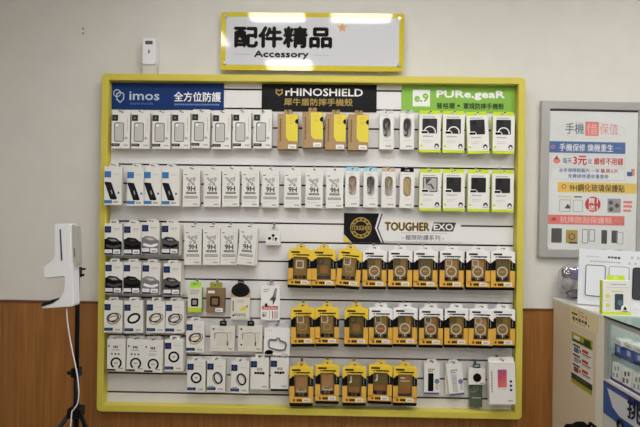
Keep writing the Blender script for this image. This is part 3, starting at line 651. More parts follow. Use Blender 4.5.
# ------------------------------------------------------------------ gold cases in yellow or white packages
def tough_box(top, v):
    w, h, t = 23.6, 37, .03; HD = GY if top == 'y' else WH
    it = new_item('rugged_case_box', t, 0); r = it.root; X = -w/2; y = -t
    wx0, wx1, wz0, wz1 = X+4.8, X+19, 7.8, 30.2
    b = MB(PXM)
    # sides and back of the open carton
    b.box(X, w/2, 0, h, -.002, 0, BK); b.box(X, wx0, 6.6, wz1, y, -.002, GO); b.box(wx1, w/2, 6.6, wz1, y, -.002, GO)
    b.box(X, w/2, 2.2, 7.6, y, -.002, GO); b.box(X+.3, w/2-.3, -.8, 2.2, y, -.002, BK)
    b.box(X, w/2, wz1, h, y, -.002, HD, GY if top == 'y' else BK)
    yy = y-.0005
    b.rect(X, 18.8, wx0, 28.6, yy, BK); b.rect(wx1, 18.8, w/2, 28.6, yy, BK); b.box(X-.08, X, 0, 28.6, y, -.002, BK); b.box(w/2, w/2+.08, 0, 28.6, y, -.002, BK)
    for k in range(5): b.rect(wx1+1.6, 20.4+k*1.4, wx1+2.4, 21.2+k*1.4, yy-.0003, GR)
    b.poly([(X, wz1), (X, 26.2), (X+1.6, 27), (X+3, 28.6), (X+4.8, wz1)], yy-.0004, HD); b.poly([(w/2, wz1), (w/2, 26), (w/2-2.6, 27.4), (w/2-4.6, wz1)], yy-.0004, HD)
    b.rect(X+2.6, 33.8, X+11, 35.6, yy, BK); b.dashes(X+3.2, X+10.4, 34.3, 35.1, yy-.0003, olive, 7, .5)
    b.poly([(X+3.6, 31.4), (X+5.6, 33), (X+6.4, 31.8)], yy, BK); b.dashes(X+6.8, X+20.6, 31.3, 32.9, yy, BK, 12, .16); b.rect(X+6.8, 31.8, X+20.4, 32.4, yy-.0002, BK)
    for k, q in enumerate((3.6, 7.2, 9, 10.8)): b.rect(X+q, 3.6, X+q+(1.6 if k else 2), 6, yy, BK if k else mat('brown_ink', (120, 60, 20)))
    b.build('carton', r)
    cm = {'ring': GC, 'sq': GC, 'dual': GC, 'orange': GC, 'dark': GCD, 'rose': GCB, 'bar': GCB, 'jbar': GCD, 'plainlow': GC}[v]
    yc = y+.010
    b = MB(PXM); b.prism(rrect(wx0+.4, wz0+.3, wx1-.4, wz1-.2, 1.4, 3), yc, -.003, cm); b.rring(wx0+.4, wz0+.3, wx1-.4, wz1-.2, 1.4, .8, yc-.0006, GCD)
    if v != 'plainlow':
        for k in range(3): b.prism(rrect(wx0+.8+k*4.3, wz0+.4, wx0+4.4+k*4.3, wz0+3.8, .5, 1), yc-.003, yc, BK if k != 1 else mat('clasp_grey', (52, 50, 48)))
    if v == 'plainlow' or (v == 'dark' and top == 'y'): b.rect(wx0+.6, wz0+.4, wx1-.6, wz0+3, yc-.0032, mat('foot_dark', (40, 38, 34)))
    b.build('phone_case', r)
    b = MB(PXM); y2 = yc-.0016; c = (X+11.9, 17.2)
    if v in ('ring', 'orange', 'rose') or (v == 'dark' and top == 'w'):
        b.prism(ell(*c, 4.3, 4.3, 20), yc-.001, yc, GCO if v == 'orange' else GC); b.ring(*c, 5.3, 5.3, 1, y2, SILV, 24); b.rect(c[0]-.5, 9.4, c[0]+.5, 12, y2-.002, SILV); b.dashes(c[0]-2.4, c[0]+2.4, c[1]-.8, c[1]+.8, y2, cbl[2], 4)
        if v in ('rose',): b.rring(wx0+1.4, 22.6, wx0+7.8, 29, 1.4, .7, y2, SILV)
        else: b.poly(rrect(wx0+1.2, 23, wx0+7.4, 29.4, 1.2), y2, GCD); b.rring(wx0+1.2, 23, wx0+7.4, 29.4, 1.4, .6, y2-.0003, SILV if v == 'orange' else DG)
    elif v == 'dual': b.rring(wx0+1, 22.4, wx0+8, 29.8, 1.5, .9, y2, SILV); b.rring(wx0+3.4, 15.6, wx0+10.6, 21.4, 1.6, .7, y2, cbl[2])
    elif v == 'sq': b.rring(wx0+2.6, 18.6, wx0+10.4, 26.6, 1.2, 1, y2, SILV); b.rect(wx0+4, 24, wx0+8.8, 24.8, y2, GCO); b.rect(wx0+3.6, 13.4, wx0+9.6, 14.8, y2, GCO)
    elif v == 'dark': b.poly(rrect(c[0]-3, 14.6, c[0]+3, 20.8, 1.2), y2, GCO); b.rring(c[0]-3.6, 14, c[0]+3.6, 21.4, 1.4, .6, y2-.0003, GC); b.rring(wx0+1.2, 23, wx0+7, 29.4, 1.2, .8, y2, mat('case_black', (26, 26, 28)))
    elif v == 'bar': b.rect(wx0+2, 15.4, wx1-2, 16.6, y2, GCO); b.rring(wx0+2.4, 12.4, wx1-2.6, 16.4, 1.4, .7, y2, SILV)
    elif v == 'jbar': b.poly(rrect(wx0+2, 12.4, wx1-2, 17.4, .6), y2, GCO); b.poly([(wx0+2, 21), (wx0+4.6, 21.6), (wx0+4.6, 28), (wx0+3.4, 28), (wx0+3.2, 22.8), (wx0+2, 22.2)], y2, SILV)
    elif v == 'plainlow': b.poly(rrect(wx0+2, 12.4, wx1-2, 17.6, .6), y2, GCO); b.rect(wx0+2.6, 25.4, wx0+7, 26.8, y2, SILV); b.rect(wx0+2.6, 22.4, wx1-2.6, 23.8, y2, cbl[3])
    b.build('case_emblem', r)
    b = MB(PXM); b.rect(wx0, wz0, wx1, wz1, y+.002, PANE); b.build('window_film', r)
    b = MB(PXM); b.prism(rrect(X+13, 3.2, X+20.8, 6.8, .3, 1), yy-.0008, yy, W); b.dashes(X+14.4, X+19.6, 4, 5.6, yy-.001, GR, 5); b.build('price_sticker', r)
    tm = GY if top == 'y' else WH
    b = MB(PXM); b.prism([(X+1, h-.1), (w/2-1, h-.1), (w/2-6.5, h+2.2), (X+6.5, h+2.2)], y+.006, y+.0072, tm); b.build('shoulder_flap', r)
    it.hz = euro_tab(r, 9 if top == 'y' else 12, 4.8, h+.6, y+.009, tm); return it
tb = {}
def tough(top, v):
    if (top, v) not in tb: tb[(top, v)] = tough_box(top, v)
    return tb[(top, v)]
rows = (('upper', (('y', 'sq', 299.4, 287.2, 1.2), ('y', 'dark', 323.6, 287.6, 0), ('y', 'dual', 347.4, 288, 4.5), ('w', 'ring', 374.2, 288.6, 0), ('w', 'ring', 400, 288.8, 0), ('w', 'dark', 425.2, 289, 0), ('w', 'rose', 451.4, 289.2, 0), ('w', 'rose', 478, 289.4, 0), ('w', 'dark', 502.6, 289.6, 0))),
        ('middle', (('y', 'dual', 303, 346, -1.2), ('y', 'dual', 327, 345.8, -.6), ('y', 'dark', 356, 346.2, 0), ('w', 'orange', 380.6, 346.4, 0), ('w', 'ring', 404.8, 346.2, 0), ('w', 'orange', 430.8, 347, 0), ('w', 'ring', 456.2, 347, 0), ('w', 'rose', 480.4, 347.6, 1), ('w', 'ring', 502.8, 347.4, 0))),
        ('bottom', (('y', 'bar', 301.2, 405.2, -.6), ('y', 'bar', 327, 403.2, 0), ('y', 'jbar', 354, 405, 0), ('y', 'jbar', 379.4, 403.2, 1.4), ('y', 'plainlow', 404.6, 405, .6))))
PL = {('y', 'sq'): 'silver square camera rim', ('y', 'dark'): 'olive case', ('y', 'dual'): 'two silver rims', ('y', 'bar'): 'rose case and silver bar'}
for row, data in rows:
    n = len(data)
    for i, (top, v, cx, yb, tl) in enumerate(data):
        o = 'leftmost' if i == 0 else 'rightmost' if i == n-1 else ORD[i]+' from left'
        lab = ('tilted ' if abs(tl) >= 3 else '')+'%s gold case package, %s in %s row' % ('yellow topped' if top == 'y' else 'white topped', o, row)
        yf = -.083 if i % 2 else -.086
        if (row, i) in (('middle', 7),): yf = -.092
        place(tough(top, v), cx, yb, yf, lab, 'phone case package', 'gold case packages', tl)

# --- bottom right odds
def stylus_box(dark):
    it = new_item('stylus_box', .016, 0, (15.4, 31.6, 8, 31.4, 3.4, W2)); r = it.root; w = 15.4; X = -w/2
    b = MB(PXM); b.box(X, w/2, 0, 32, -.016, 0, W, W2); y = -.0165; b.rect(X+.2, .2, w/2-.2, 2.2, y, mat('slate_blue_print', (92, 98, 138)))
    b.poly(rrect(X+4, 3.4, X+9.4, 21.4, .4), y, BK if dark else LG); b.dashes(X+4, X+11, 24, 26, y, GR, 4); b.dashes(X+4, X+9, 22.4, 23.4, y, DG, 3)
    b.poly(ell(X+12.8, 13.4, 2.4, 2.6, 12), y, mat('slate_print', (110, 122, 160))); b.rect(X+11.4, 4.8, X+14.6, 10.6, y, LG)
    if not dark: b.ring(X+6.8, 15, 1.6, 3.6, .4, y-.0003, GR, 16)
    b.build('carton', r); it.hz = euro_tab(r, 9, 3.4, 31.9, -.008, W); return it
place(stylus_box(True), 431.6, 394.6, -.056, 'slim white box with black strip at lower right', 'stylus box', 'slim white boxes at lower right', 0)
place(stylus_box(False), 457, 395.4, -.062, 'tilted slim white stylus box', 'stylus box', 'slim white boxes at lower right', -7, 1)
it = new_item('earphone_card', .02, 0); r = it.root; grn = mat('moss_card', (84, 96, 76), .5, noise=.15, nscale=120)
b = MB(PXM); b.box(-6.4, 6.4, 0, 25.4, -.006, 0, grn); y = -.0065; b.ring(-.6, 19, 2.4, 2.4, .4, y, GR, 12); b.dashes(-4, 5, 9, 10, y, LG, 6); b.dashes(-5, 0, 15, 16, y, GR, 4); b.build('card', r)
b = MB(PXM); b.box(-8.4, 8.4, 23.6, 39.6, -.02, 0, W); b.poly(ell(.2, 30.6, 4.2, 4.4, 18), -.0205, BK); b.dashes(3, 7, 24.4, 25.6, -.0205, GR, 4); b.rect(-.2, 35, .2, 37.6, -.0205, GR); b.build('white_cap', r)
it.hz = euro_tab(r, 7.6, 4.6, 39.4, -.01, mat('teal_tab', (74, 92, 96)))
place(it, 476.6, 408.4, -.06, 'dark green card under a white cap with black disc', 'earphone pack', None)
it = new_item('screen_protector_box', .03, 0); r = it.root
b = MB(PXM); b.box(-12.8, 12.8, 0, 41, -.03, 0, W, W2, W2); y = -.0305; b.rect(-11, 12, -9.4, 36, y, GR) if 0 else b.dashes(-11, -9.4, 11, 34, y, LG, 1)
for k in range(8): b.rect(-10.8, 12+k*2.6, -9.4, 13.6+k*2.6, y-.0002, GR)
for k in range(3): b.poly(ell(8.4, 14+k*4.2, 1.3, 1.3, 10), y, NAVY)
b.dashes(-5, 4.6, 14.6, 15.4, y, LG, 6); b.dashes(5.6, 10, 2.6, 4.2, y, GR, 4); b.build('carton', r)
def screen_mat():
    m = bpy.data.materials.new('phone_screen_print'); m.use_nodes = True; nt = m.node_tree; bb = nt.nodes['Principled BSDF']
    tc = nt.nodes.new('ShaderNodeTexCoord'); mp = nt.nodes.new('ShaderNodeMapping'); mp.inputs['Rotation'].default_value = (0, radians(35), 0)
    sx = nt.nodes.new('ShaderNodeSeparateXYZ'); rr = nt.nodes.new('ShaderNodeValToRGB'); mr = nt.nodes.new('ShaderNodeMapRange')
    mr.inputs['From Min'].default_value = .06; mr.inputs['From Max'].default_value = .17
    e = rr.color_ramp.elements; e[0].color = (*lin((222, 120, 120)), 1); e[1].color = (*lin((84, 92, 160)), 1); q = e.new(.5); q.color = (*lin((196, 78, 104)), 1)
    nt.links.new(tc.outputs['Object'], mp.inputs['Vector']); nt.links.new(mp.outputs['Vector'], sx.inputs[0]); nt.links.new(sx.outputs['Z'], mr.inputs['Value']); nt.links.new(mr.outputs[0], rr.inputs['Fac']); nt.links.new(rr.outputs['Color'], bb.inputs['Base Color'])
    return m
b = MB(PXM); b.prism(rrect(-4.4, 16.6, 4.4, 34.2, .8, 2), y-.0006, y, screen_mat()); b.build('phone_picture', r)
it.hz = euro_tab(r, 25, 4.6, 40.9, -.014, W, hw=6)
place(it, 502.6, 404.4, -.1, 'large white box with red and blue phone screen', 'screen protector box', None, -1.6)

# ------------------------------------------------------------------ sign above the panel
acr = mat('white_acrylic', (204, 207, 213), .06, spec=.5); yac = mat('yellow_acrylic', (206, 188, 56), .06, spec=.5)
yb = -.028; tl = P(221.5, 12.5, yb); br = P(403.6, 72, yb); s = (D+yb)/F; w = (br.x-tl.x)/s; h = (tl.z-br.z)/s
r = tag(empty('shop_sign', (tl.x, yb, tl.z), (radians(0), 0, 0)), 'white acrylic sign with yellow border and black lettering above the panel', 'sign')
b = MB(s); b.prism(rrect(0, -h, w, 0, 2.4, 4), -.005, 0, yac); b.build('border', r)
b = MB(s); b.prism(rrect(5, -h+5.2, w-5, -4.6, .6, 2), -.0056, -.0048, acr); b.build('panel', r)
y = -.0061; INK = mat('sign_ink', (12, 12, 14), .06, spec=.5)
b = MB(s); b.text('配件精品', 13.8, -34.8, 110.6, -14.6, y, INK, .05); b.build('lettering', r)
b = MB(s); b.text('Accessory', 33.8, -46.6, 88, -38.6, y, INK, .05); b.rect(13.6, -42.4, 30, -42, y, GR); b.rect(92, -42.6, 108, -42.2, y, GR); b.build('small_lettering', r)
b = MB(s); star = []
for k in range(10):
    a_ = pi/2+k*pi/5; R_ = 5.2 if k % 2 == 0 else 2.5; star.append((121.5+R_*cos(a_), -14.6+R_*sin(a_)))
b.poly(star, y, mat('star_tan', (206, 160, 96))); b.poly(ell(121.5, -14.9, 1.7, 1.5, 10), y-.0003, PINK); b.poly(ell(115.2, -10.4, 1, 1, 8), y, FLAP); b.build('star', r)
for (x, z) in ((5, -5), (w-5, -5.4), (4.6, -h+7), (w-5, -h+6)):
    b = MB(s); b.prism(ell(x, z, 1.8, 1.8, 14), -.0105, -.0056, CHROME); b.prism(ell(x, z, 1.4, 1.4, 12), 0, -yb-.0005, CHROME); b.build('standoff', r)

# ------------------------------------------------------------------ little dispenser standing on the frame
q = P(150.6, 73, -.035); s = (D-.05)/F
r = tag(empty('air_freshener', (q.x, -.036, Z1)), 'small white plastic device with dark slot standing on the yellow frame', 'device')
b = MB(s); b.prism(rrect(-6.8, .0, 6.4, 10, .6, 2), -.016, .03, mat('cream_plastic', (206, 204, 194), .4)); b.build('base', r, bevel=.001)
b = MB(s); b.prism(rrect(-7.2, 9.4, 6.6, 36.2, 3, 5), -.024, .033, PVC); b.build('housing', r, bevel=.003)
b = MB(s); b.prism(rrect(-4.2, 29.6, 3.4, 33.2, .6, 2), -.0246, -.0238, mat('dark_slot', (84, 84, 86), .3)); b.build('display_slot', r)
b = MB(s); b.prism([(-.9, 20.8), (.3, 20.8), (.6, 22.4), (.1, 24), (-.3, 25.4), (-.7, 24), (-1.2, 22.4)], -.0246, -.0238, DG); b.build('drop_mark', r)
for (px, py) in ((83.2, 28.6), (83.2, 33.4)):
    q = P(px, py, 0); b = MB(); b.prism(ell(q.x, q.z, .0045, .0045, 10), -.002, .0, mat('plug_brown', (96, 84, 70), .6)); o = b.build('wall_plug')
    tag(o, 'small brown wall plug, %s of the pair high on the left wall' % ('upper' if py < 30 else 'lower'), 'wall plug', 'wall plugs at upper left')

# ------------------------------------------------------------------ hand sanitiser stand
yp = -.46
def Q(px, py, y=yp): return P(px, py, y)
hub = Q(76.2, 411); topc = Q(77.6, 268); xp = topc.x
r = tag(empty('tripod_stand', (hub.x, yp, 0)), 'black tripod stand on the floor left of the yellow framed panel', 'tripod')
def relb(b, name, r, **k): b.xform(Matrix.Translation(-r.location)); return b.build(name, r, **k)
BM = mat('black_metal', (18, 16, 16), .35, metal=.3)
zh = hub.z
b = MB(); b.tube([(hub.x, yp, zh-.12), (hub.x, yp, zh+.17)], .0125, BM, 14); relb(b, 'lower_tube', r)
q = Q(77, 372)
b = MB(); b.tube([(hub.x, yp, zh+.17), ((hub.x+xp)/2, yp, 1.0), (xp, yp, topc.z-.005)], .0098, BM, 14); relb(b, 'pole', r)
b = MB(); b.prism(rrect(hub.x-.018, q.z-.02, hub.x+.016, q.z+.02, .004, 2), yp-.016, yp+.016, BM); b.tube([(hub.x-.012, yp-.02, q.z), (hub.x-.03, yp-.02, q.z+.004)], .009, BM, 10); relb(b, 'clamp_knob', r)
b = MB(); b.prism(rrect(hub.x-.028, zh-.025, hub.x+.028, zh+.02, .008, 3), yp-.026, yp+.026, BM); relb(b, 'hub', r, bevel=.003)
for ang in (-28, -150, 92):
    a_ = radians(ang); ln = .40; dx, dy = cos(a_), sin(a_)
    b = MB(); p0 = Vector((hub.x+dx*.025, yp+dy*.025, zh-.005)); p1 = Vector((hub.x+dx*ln, yp+dy*ln, .012))
    b.tube([p0, p0.lerp(p1, .5), p1], .0085, BM, 10)
    lg = relb(b, 'leg', r)
    b = MB(); b.sphere((p1.x, p1.y, .012), .013, .013, .012, BLKP, 8); relb(b, 'rubber_foot', lg) if 0 else None
    b.xform(Matrix.Translation(-r.location)); b.build('rubber_foot', lg)
    b = MB(); m0 = p0.lerp(p1, .45); b.tube([(hub.x+dx*.012, yp+dy*.012, zh-.11), m0], .004, BM, 8); relb(b, 'brace', r)
b = MB(); z0 = topc.z
b.prism(rrect(xp-.010, z0-.042, xp+.013, z0+.004, .003, 2), yp-.0268, yp+.014, BLKP); b.tube([(xp+.012, yp, z0-.006), (xp+.034, yp, z0-.003)], .0045, BLKP, 10); b.tube([(xp+.012, yp, z0-.03), (xp+.028, yp, z0-.03)], .006, BLKP, 10); relb(b, 'clamp', r)
# dispenser
yd = yp-.03; yfp = yd-.055; q0 = Q(60, 306, yfp); s = (D+yfp)/F
r = tag(empty('hand_sanitizer_dispenser', (q0.x, yd, q0.z)), 'white hand sanitizer dispenser with drip tray clamped to the black tripod', 'sanitizer dispenser')
def L_(px, py): p = Q(px, py, yfp); return ((p.x-q0.x), (p.z-q0.z))
prof = [L_(*p) for p in ((54.2, 225), (56, 223.8), (69, 223.6), (70.4, 225), (71.4, 262), (72.4, 266), (73.2, 304.8), (72.4, 306.6), (42, 308.6), (41.4, 307.4), (43, 306), (52, 303.6), (58.6, 299.4), (63.4, 292), (64.6, 284), (64.4, 277.4), (63.6, 276.4), (45.4, 278), (43.6, 276.6), (43.4, 266.8), (48, 263.4), (52.2, 260.6), (54.6, 255.6))]
b = MB(); b.prism(prof, -.055, .003, PVC); b.build('body', r, bevel=.004)
pr2 = [L_(*p) for p in ((70.6, 224.4), (74.6, 225.4), (76, 262), (75.4, 266.4), (71.8, 266))]
b = MB(); b.prism(pr2, -.045, -.002, GPL); b.build('back_cover', r, bevel=.002)
b = MB(); b.prism([L_(*p) for p in ((59.5, 229.4), (60.9, 229.2), (62.6, 260.6), (61, 260.8))], -.0562, -.0545, mat('slot_dark', (66, 66, 72), .3)); b.build('level_window', r)
b = MB(); b.prism([L_(*p) for p in ((42.2, 306.6), (41.6, 304.8), (44, 302), (56.4, 298.6), (57.4, 299.6), (52, 303)) ], -.06, .006, BLKP); b.build('drip_tray', r, bevel=.002)
b = MB(); b.prism([L_(*p) for p in ((45.2, 277.4), (62, 276.2), (62, 277.2), (45.2, 278.6))], -.045, -.004, GR); b.build('nozzle_plate', r)
b = MB(); b.prism([L_(*p) for p in ((72.6, 248), (73.4, 248), (73.9, 257), (73.1, 257))], -.0462, -.0445, DG); b.build('side_slot', r)
b = MB()
cp = [Q(x, y_, yp-.058) for x, y_ in ((66.6, 308.6), (67.2, 319), (69.4, 335), (72.6, 352), (75.6, 366), (78, 380), (78.8, 394), (77.4, 404), (73.4, 410), (71, 420))]
cp = [Vector(p) for p in cp]
fl = Vector((cp[-1].x-.02, yp-.05, .2)); pts = cp+[fl, Vector((fl.x-.05, yp-.03, .03)), Vector((fl.x-.2, yp+.05, .006)), Vector((fl.x-.6, yp+.2, .006))]
sm = []
for i in range(len(pts)-1):
    p0 = pts[max(i-1, 0)]; p1 = pts[i]; p2 = pts[i+1]; p3 = pts[min(i+2, len(pts)-1)]
    for k in range(4):
        t = k/4; sm.append(.5*((2*p1)+(p2-p0)*t+(2*p0-5*p1+4*p2-p3)*t*t+(3*p1-p0-3*p2+p3)*t**3))
sm.append(pts[-1])
b.tube(sm, .0026, PVC, 8); tag(b.build('power_cable'), 'thin white cable hanging from the sanitizer dispenser down the tripod', 'cable')

# ------------------------------------------------------------------ framed poster on the right
yb = -.022; tl = P(541.6, 100.6, yb); s = (D+yb)/F
r = tag(empty('framed_poster', (tl.x, yb, tl.z), (0, radians(.5), 0)), 'grey metal framed poster with printed offers on the right wall', 'poster')
PW, PH = 104, 155.6
b = MB(s)
A = [(0, -PH), (PW, -PH), (PW, 0), (0, 0)]; B = [(8.4, -PH+8), (PW-8, -PH+8), (PW-8, -8), (8.4, -8)]
b.hprism(A, B, -.006, .021, mat('grey_aluminium', (172, 172, 170), .4, metal=.25)); b.build('frame', r, bevel=.0025)
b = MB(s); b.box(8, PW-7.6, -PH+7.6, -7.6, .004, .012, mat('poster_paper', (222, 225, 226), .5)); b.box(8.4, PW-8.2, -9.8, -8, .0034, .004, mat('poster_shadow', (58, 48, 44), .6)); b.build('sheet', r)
b = MB(s); y = .0034; pbl = mat('poster_blue', (66, 104, 164)); pyl = mat('poster_yellow', (228, 196, 88)); pgold = mat('poster_tan', (226, 214, 180)); ptx = mat('poster_teal', (70, 104, 130))
b.ring(50, -28.4, 34, 8.6, .5, y, pgold, 36)
b.text('手機', 24.4, -32.6, 42.8, -21.6, y, ptx, .005); b.rect(44, -34, 57.4, -20, y, PINK); b.text('惜', 45.4, -32.6, 56, -21.6, y-.0004, mat('pale_pink_ink', (240, 190, 184)), .0); b.text('保值', 58.4, -32.6, 76.4, -21.6, y, mat('soft_pink_ink', (216, 158, 154)), .0)
b.rect(8.6, -51.4, 84, -40, y, pbl); b.text('手機保修 煥機重生', 19, -49.6, 72, -42.2, y-.0004, WH, .01); b.ring(12.6, -45.6, 2, 2, .8, y-.0004, PINK, 12); b.dashes(74, 81, -47, -45, y-.0004, mb_, 4)
b.rring(11, -64.4, 84, -53, .6, .3, y, LG); b.poly(ell(16.4, -59.4, 3.6, 3, 14), y, PINK); b.poly([(13.6, -58), (16.6, -53.6), (19, -58)], y, PINK)
b.text('每天', 22.6, -62, 31.4, -56, y, ptx, .01); b.text('3元', 33, -63, 46, -54.4, y, RED, .04); b.text('起', 47.4, -62, 51.4, -56.6, y, ptx, 0); b.text('維修不用錢', 53.4, -62.6, 82, -55.6, y, RED, .02)
b.rring(11, -78, 84, -66, .6, .3, y, LG); b.text('全年保障範圍內 一年', 19, -70.6, 59, -66.6, y, pbl, .01); b.text('最高3次', 60, -70.6, 77, -66.6, y, RED, .01); b.text('免費維修還有優惠券', 28, -76.4, 68, -72.2, y, pbl, .01)
b.poly(rrect(86, -73.4, 91, -69, .6), y, pbl); b.poly(rrect(90, -73, 93.6, -66, .8), y, mat('tan_ink', (206, 158, 128)))
b.rect(18, -90.6, PW-8.6, -80.6, y, pyl); b.text('9H鋼化玻璃保護貼', 29.6, -89.4, 84, -82.2, y-.0004, mat('brown_text', (84, 66, 40)), .02); b.ring(24, -85, 2.4, 2.4, .8, y-.0004, RED, 12)
b.rring(20, -110, 31, -98, .5, .5, y, GR); b.poly([(25, -106.8), (31, -106.8), (31, -105), (28, -102)], y, DG); b.rring(33.4, -110, 43, -98, .5, .5, y, GR); b.rect(34.4, -95.6, 42, -94.4, y, BK); b.dashes(19, 32, -95.8, -94.4, y, pyl, 6)
b.poly(ell(53, -102, 7.6, 7.6, 24), y, RED); b.text('買1', 48.4, -101.4, 57.6, -96, y-.0004, WH, .02); b.text('送1', 48.4, -108, 57.6, -102.6, y-.0004, WH, .02)
b.poly(rrect(67.4, -110, 80.6, -96, 1), y, GR)
for (x, z) in ((70.6, -100), (76.8, -102.8), (71, -106.6)): b.poly(ell(x, z, 2.2, 2.2, 12), y-.0004, DG)
b.lines(83, 91.6, -98, 3, 4.2, 2.4, y, PINK)
b.rect(9, -122.6, 84.4, -113.2, y, mat('poster_coral', (218, 118, 112))); b.text('抗摔防刮保護殼', 21, -121, 72, -114.8, y-.0004, mat('coral_text', (240, 190, 184)), .015); b.poly(ell(14.6, -117.6, 2.6, 1.6, 12), y-.0004, RED); b.dashes(74, 82, -119, -117, y-.0004, PINK, 3)
b.poly(rrect(12.6, -141, 23, -126.6, .8), y, DG); b.poly(rrect(27, -141, 38.6, -128, .8), y, mat('poster_gold', (176, 146, 66))); b.ring(32.8, -134.6, 3.4, 3.4, 1, y-.0004, DG, 14); b.rect(30, -141.6, 38.6, -140, y-.0004, BK)
b.rring(43, -141, 49, -127, .8, .6, y, DG); b.rring(49.6, -139, 55.6, -127, .8, .6, y, DG); b.poly(rrect(62, -141, 67.6, -127.4, .6), y, DG); b.poly(rrect(72, -140, 78, -127.6, .6), y, DG); b.rring(77, -141, 83.6, -129, .6, .6, y-.0003, GR); b.lines(87, 91, -128, 8, 2.8, .5, y, pgold)
b.rect(9, -150.6, 9.8, -145.6, y, RED); b.rect(9, -150.6, 18, -150.2, y, RED)
b.text('Rhinoshield', 11.6, -149, 24, -147, y, mat('maroon_ink', (140, 60, 60)), .0); b.text('Tougher EXO', 27, -149, 41, -147, y, DG, 0); b.text('imos', 46, -148.8, 53, -147, y, DG, 0); b.text('軍規殼', 61, -149, 67.6, -146.6, y, BK, .01); b.text('保護貼', 75.4, -149, 83.6, -146.6, y, BK, .01)
b.build('printing', r)
b = MB(s); b.box(8.2, PW-7.8, -PH+7.8, -7.8, -.0005, .0005, clear('poster_cover', .05, rough=.1)); b.build('clear_cover', r)

# ------------------------------------------------------------------ counter with cabinet and glass case
e = P(552.4, 297, 0); XC = e.x; ZC = e.z            # the face square to the wall and the top height
XR = XC+.55
CRM = mat('cream_laminate', (214, 200, 176), .45); CT = mat('white_laminate', (224, 224, 222), .4)
sE = -PX(596, 350, XC).y; sP = -PX(604, 350, XC).y; sG = -PX(607, 350, XC).y
r = tag(empty('counter_cabinet', (XC, 0, 0)), 'cream laminate counter cabinet standing against the right wall section', 'counter')
YW = -.013
b = MB(); b.box(XC, XR, .08, ZC-.012, -sE, YW, CRM); b.box(XC+.02, XR, 0, .08, -sE, YW, CRM); relb(b, 'body', r, bevel=.002)
b = MB(); b.box(XC, XR, 0, ZC-.012, -sP, -sE, CT); relb(tag(b.build('x'), None) and b, 'corner_post', r) if 0 else None
b = MB(); b.box(XC, XR, 0, ZC-.012, -sP, -sE-.0002, mat('white_post', (226, 222, 210), .4)); relb(b, 'end_post', r)
b = MB(); b.box(XC-.002, XR, ZC-.012, ZC, -sP, YW, CT); relb(b, 'top', r, bevel=.002)
# glass case further along
SE = 1.25; gl1 = clear('case_glass', .06, (.97, .99, .98), .02); gl2 = clear('case_top_glass', .10, (.93, .975, .96), .02)
AL = mat('aluminium', (178, 184, 180), .4, metal=.3)
r = tag(empty('glass_display_case', (XC, -sP, 0)), 'glass display case with aluminium edge at the near end of counter', 'display case')
zb = PX(606, 374, XC).z; zl = PX(606, 420, XC).z
y0 = -sP-.002
b = MB(); b.box(XC, XC+.016, zb-.02, ZC-.006, -sG, y0, AL); relb(b, 'post', r)
b = MB(); b.box(XC, XC+.014, ZC-.026, ZC-.0065, -SE, -sG, AL); relb(b, 'top_rail', r)
b = MB(); b.box(XC+.016, XR, zb-.02, ZC-.006, y0-.004, y0, mat('case_end', (206, 214, 212), .5)); relb(b, 'end_panel', r)
b = MB(); b.box(XR-.004, XR, zb-.02, ZC-.006, -SE, y0-.004, mat('case_back', (206, 214, 214), .5)); relb(b, 'back_panel', r)
b = MB(); b.box(XC-.004, XR, ZC-.006, ZC+.002, -SE, y0, gl2); b.box(XC-.0052, XC-.004, ZC-.006, ZC+.002, -SE, y0, mat('glass_edge', (18, 40, 40), .15)); relb(b, 'top_glass', r)
b = MB(); b.box(XC+.003, XC+.007, zb, ZC-.026, -SE, -sG, gl1); relb(b, 'side_glass', r)
zs = PX(613, 355, XC+.022).z
b = MB(); b.box(XC+.02, XR-.004, zs-.006, zs, -SE, y0-.005, gl2); relb(b, 'shelf', r)
b = MB(); b.box(XC, XR, .0, zb-.02, -SE, y0, mat('white_base', (214, 214, 208), .5)); b.box(XC+.016, XR, zb-.02, zb-.012, -SE, y0-.004, mat('violet_trim', (70, 58, 110), .4)); relb(b, 'base', r)
# blue and white boxes on the shelf
vb = mat('royal_blue_print', (62, 84, 170), .4)
it0 = None
for k in range(9):
    yk = -sG-.034-k*.062
    if k == 0:
        r0 = empty('phone_case_box'); b = MB(); b.box(0, .05, 0, .072, -.027, .027, WH); b.box(-.0008, 0, .0, .05, -.027, .027, vb); b.box(0, .05, 0, .05, -.0276, -.027, vb); b.box(-.0012, -.0008, .0, .013, -.027, .027, NAVY)
        b.poly([], 0, WH) if 0 else None
        b.box(-.0014, -.0008, .022, .042, -.018, .006, lb); b.box(-.0014, -.0008, .056, .064, -.016, .014, LG); b.build('carton', r0); b = MB(); b.box(.01, .04, .072, .079, -.001, .001, WH); b.build('flap', r0); o = r0
    else: o = copy_tree(r0)
    o.location = (XC+.026+.004*(k % 3), yk, zs); o.rotation_euler = (0, 0, radians(-6+4*(k % 3)))
    tag(o, ('blue and white box on the glass shelf, %s from the cabinet post' % ('nearest' if k == 0 else ORD[k])), 'phone case box', 'blue and white boxes in the glass case')
for k in range(8):
    yk = -sG-.03-k*.07
    hh = .066
    o = empty('leaflet_box'); b = MB(); b.box(0, .03, 0, hh, -.03, .03, WH); b.build('carton', o)
    b = MB()
    for (yy, zz, a_) in ((-.014, .05, 1), (.008, .044, 1), (-.006, .02, 1), (.018, .016, 1)): b.box(-.0006, 0, zz-.009, zz+.009, yy-.006, yy+.005, DG if (k+int(zz*1000)) % 2 else GR)
    b.build('picture', o)
    o.location = (XC+.022, yk, zb-.012); tag(o, 'white card box with dark pictures on the case floor, %s from the cabinet post' % ('nearest' if k == 0 else ORD[k]), 'card box', 'white card boxes on the case floor')
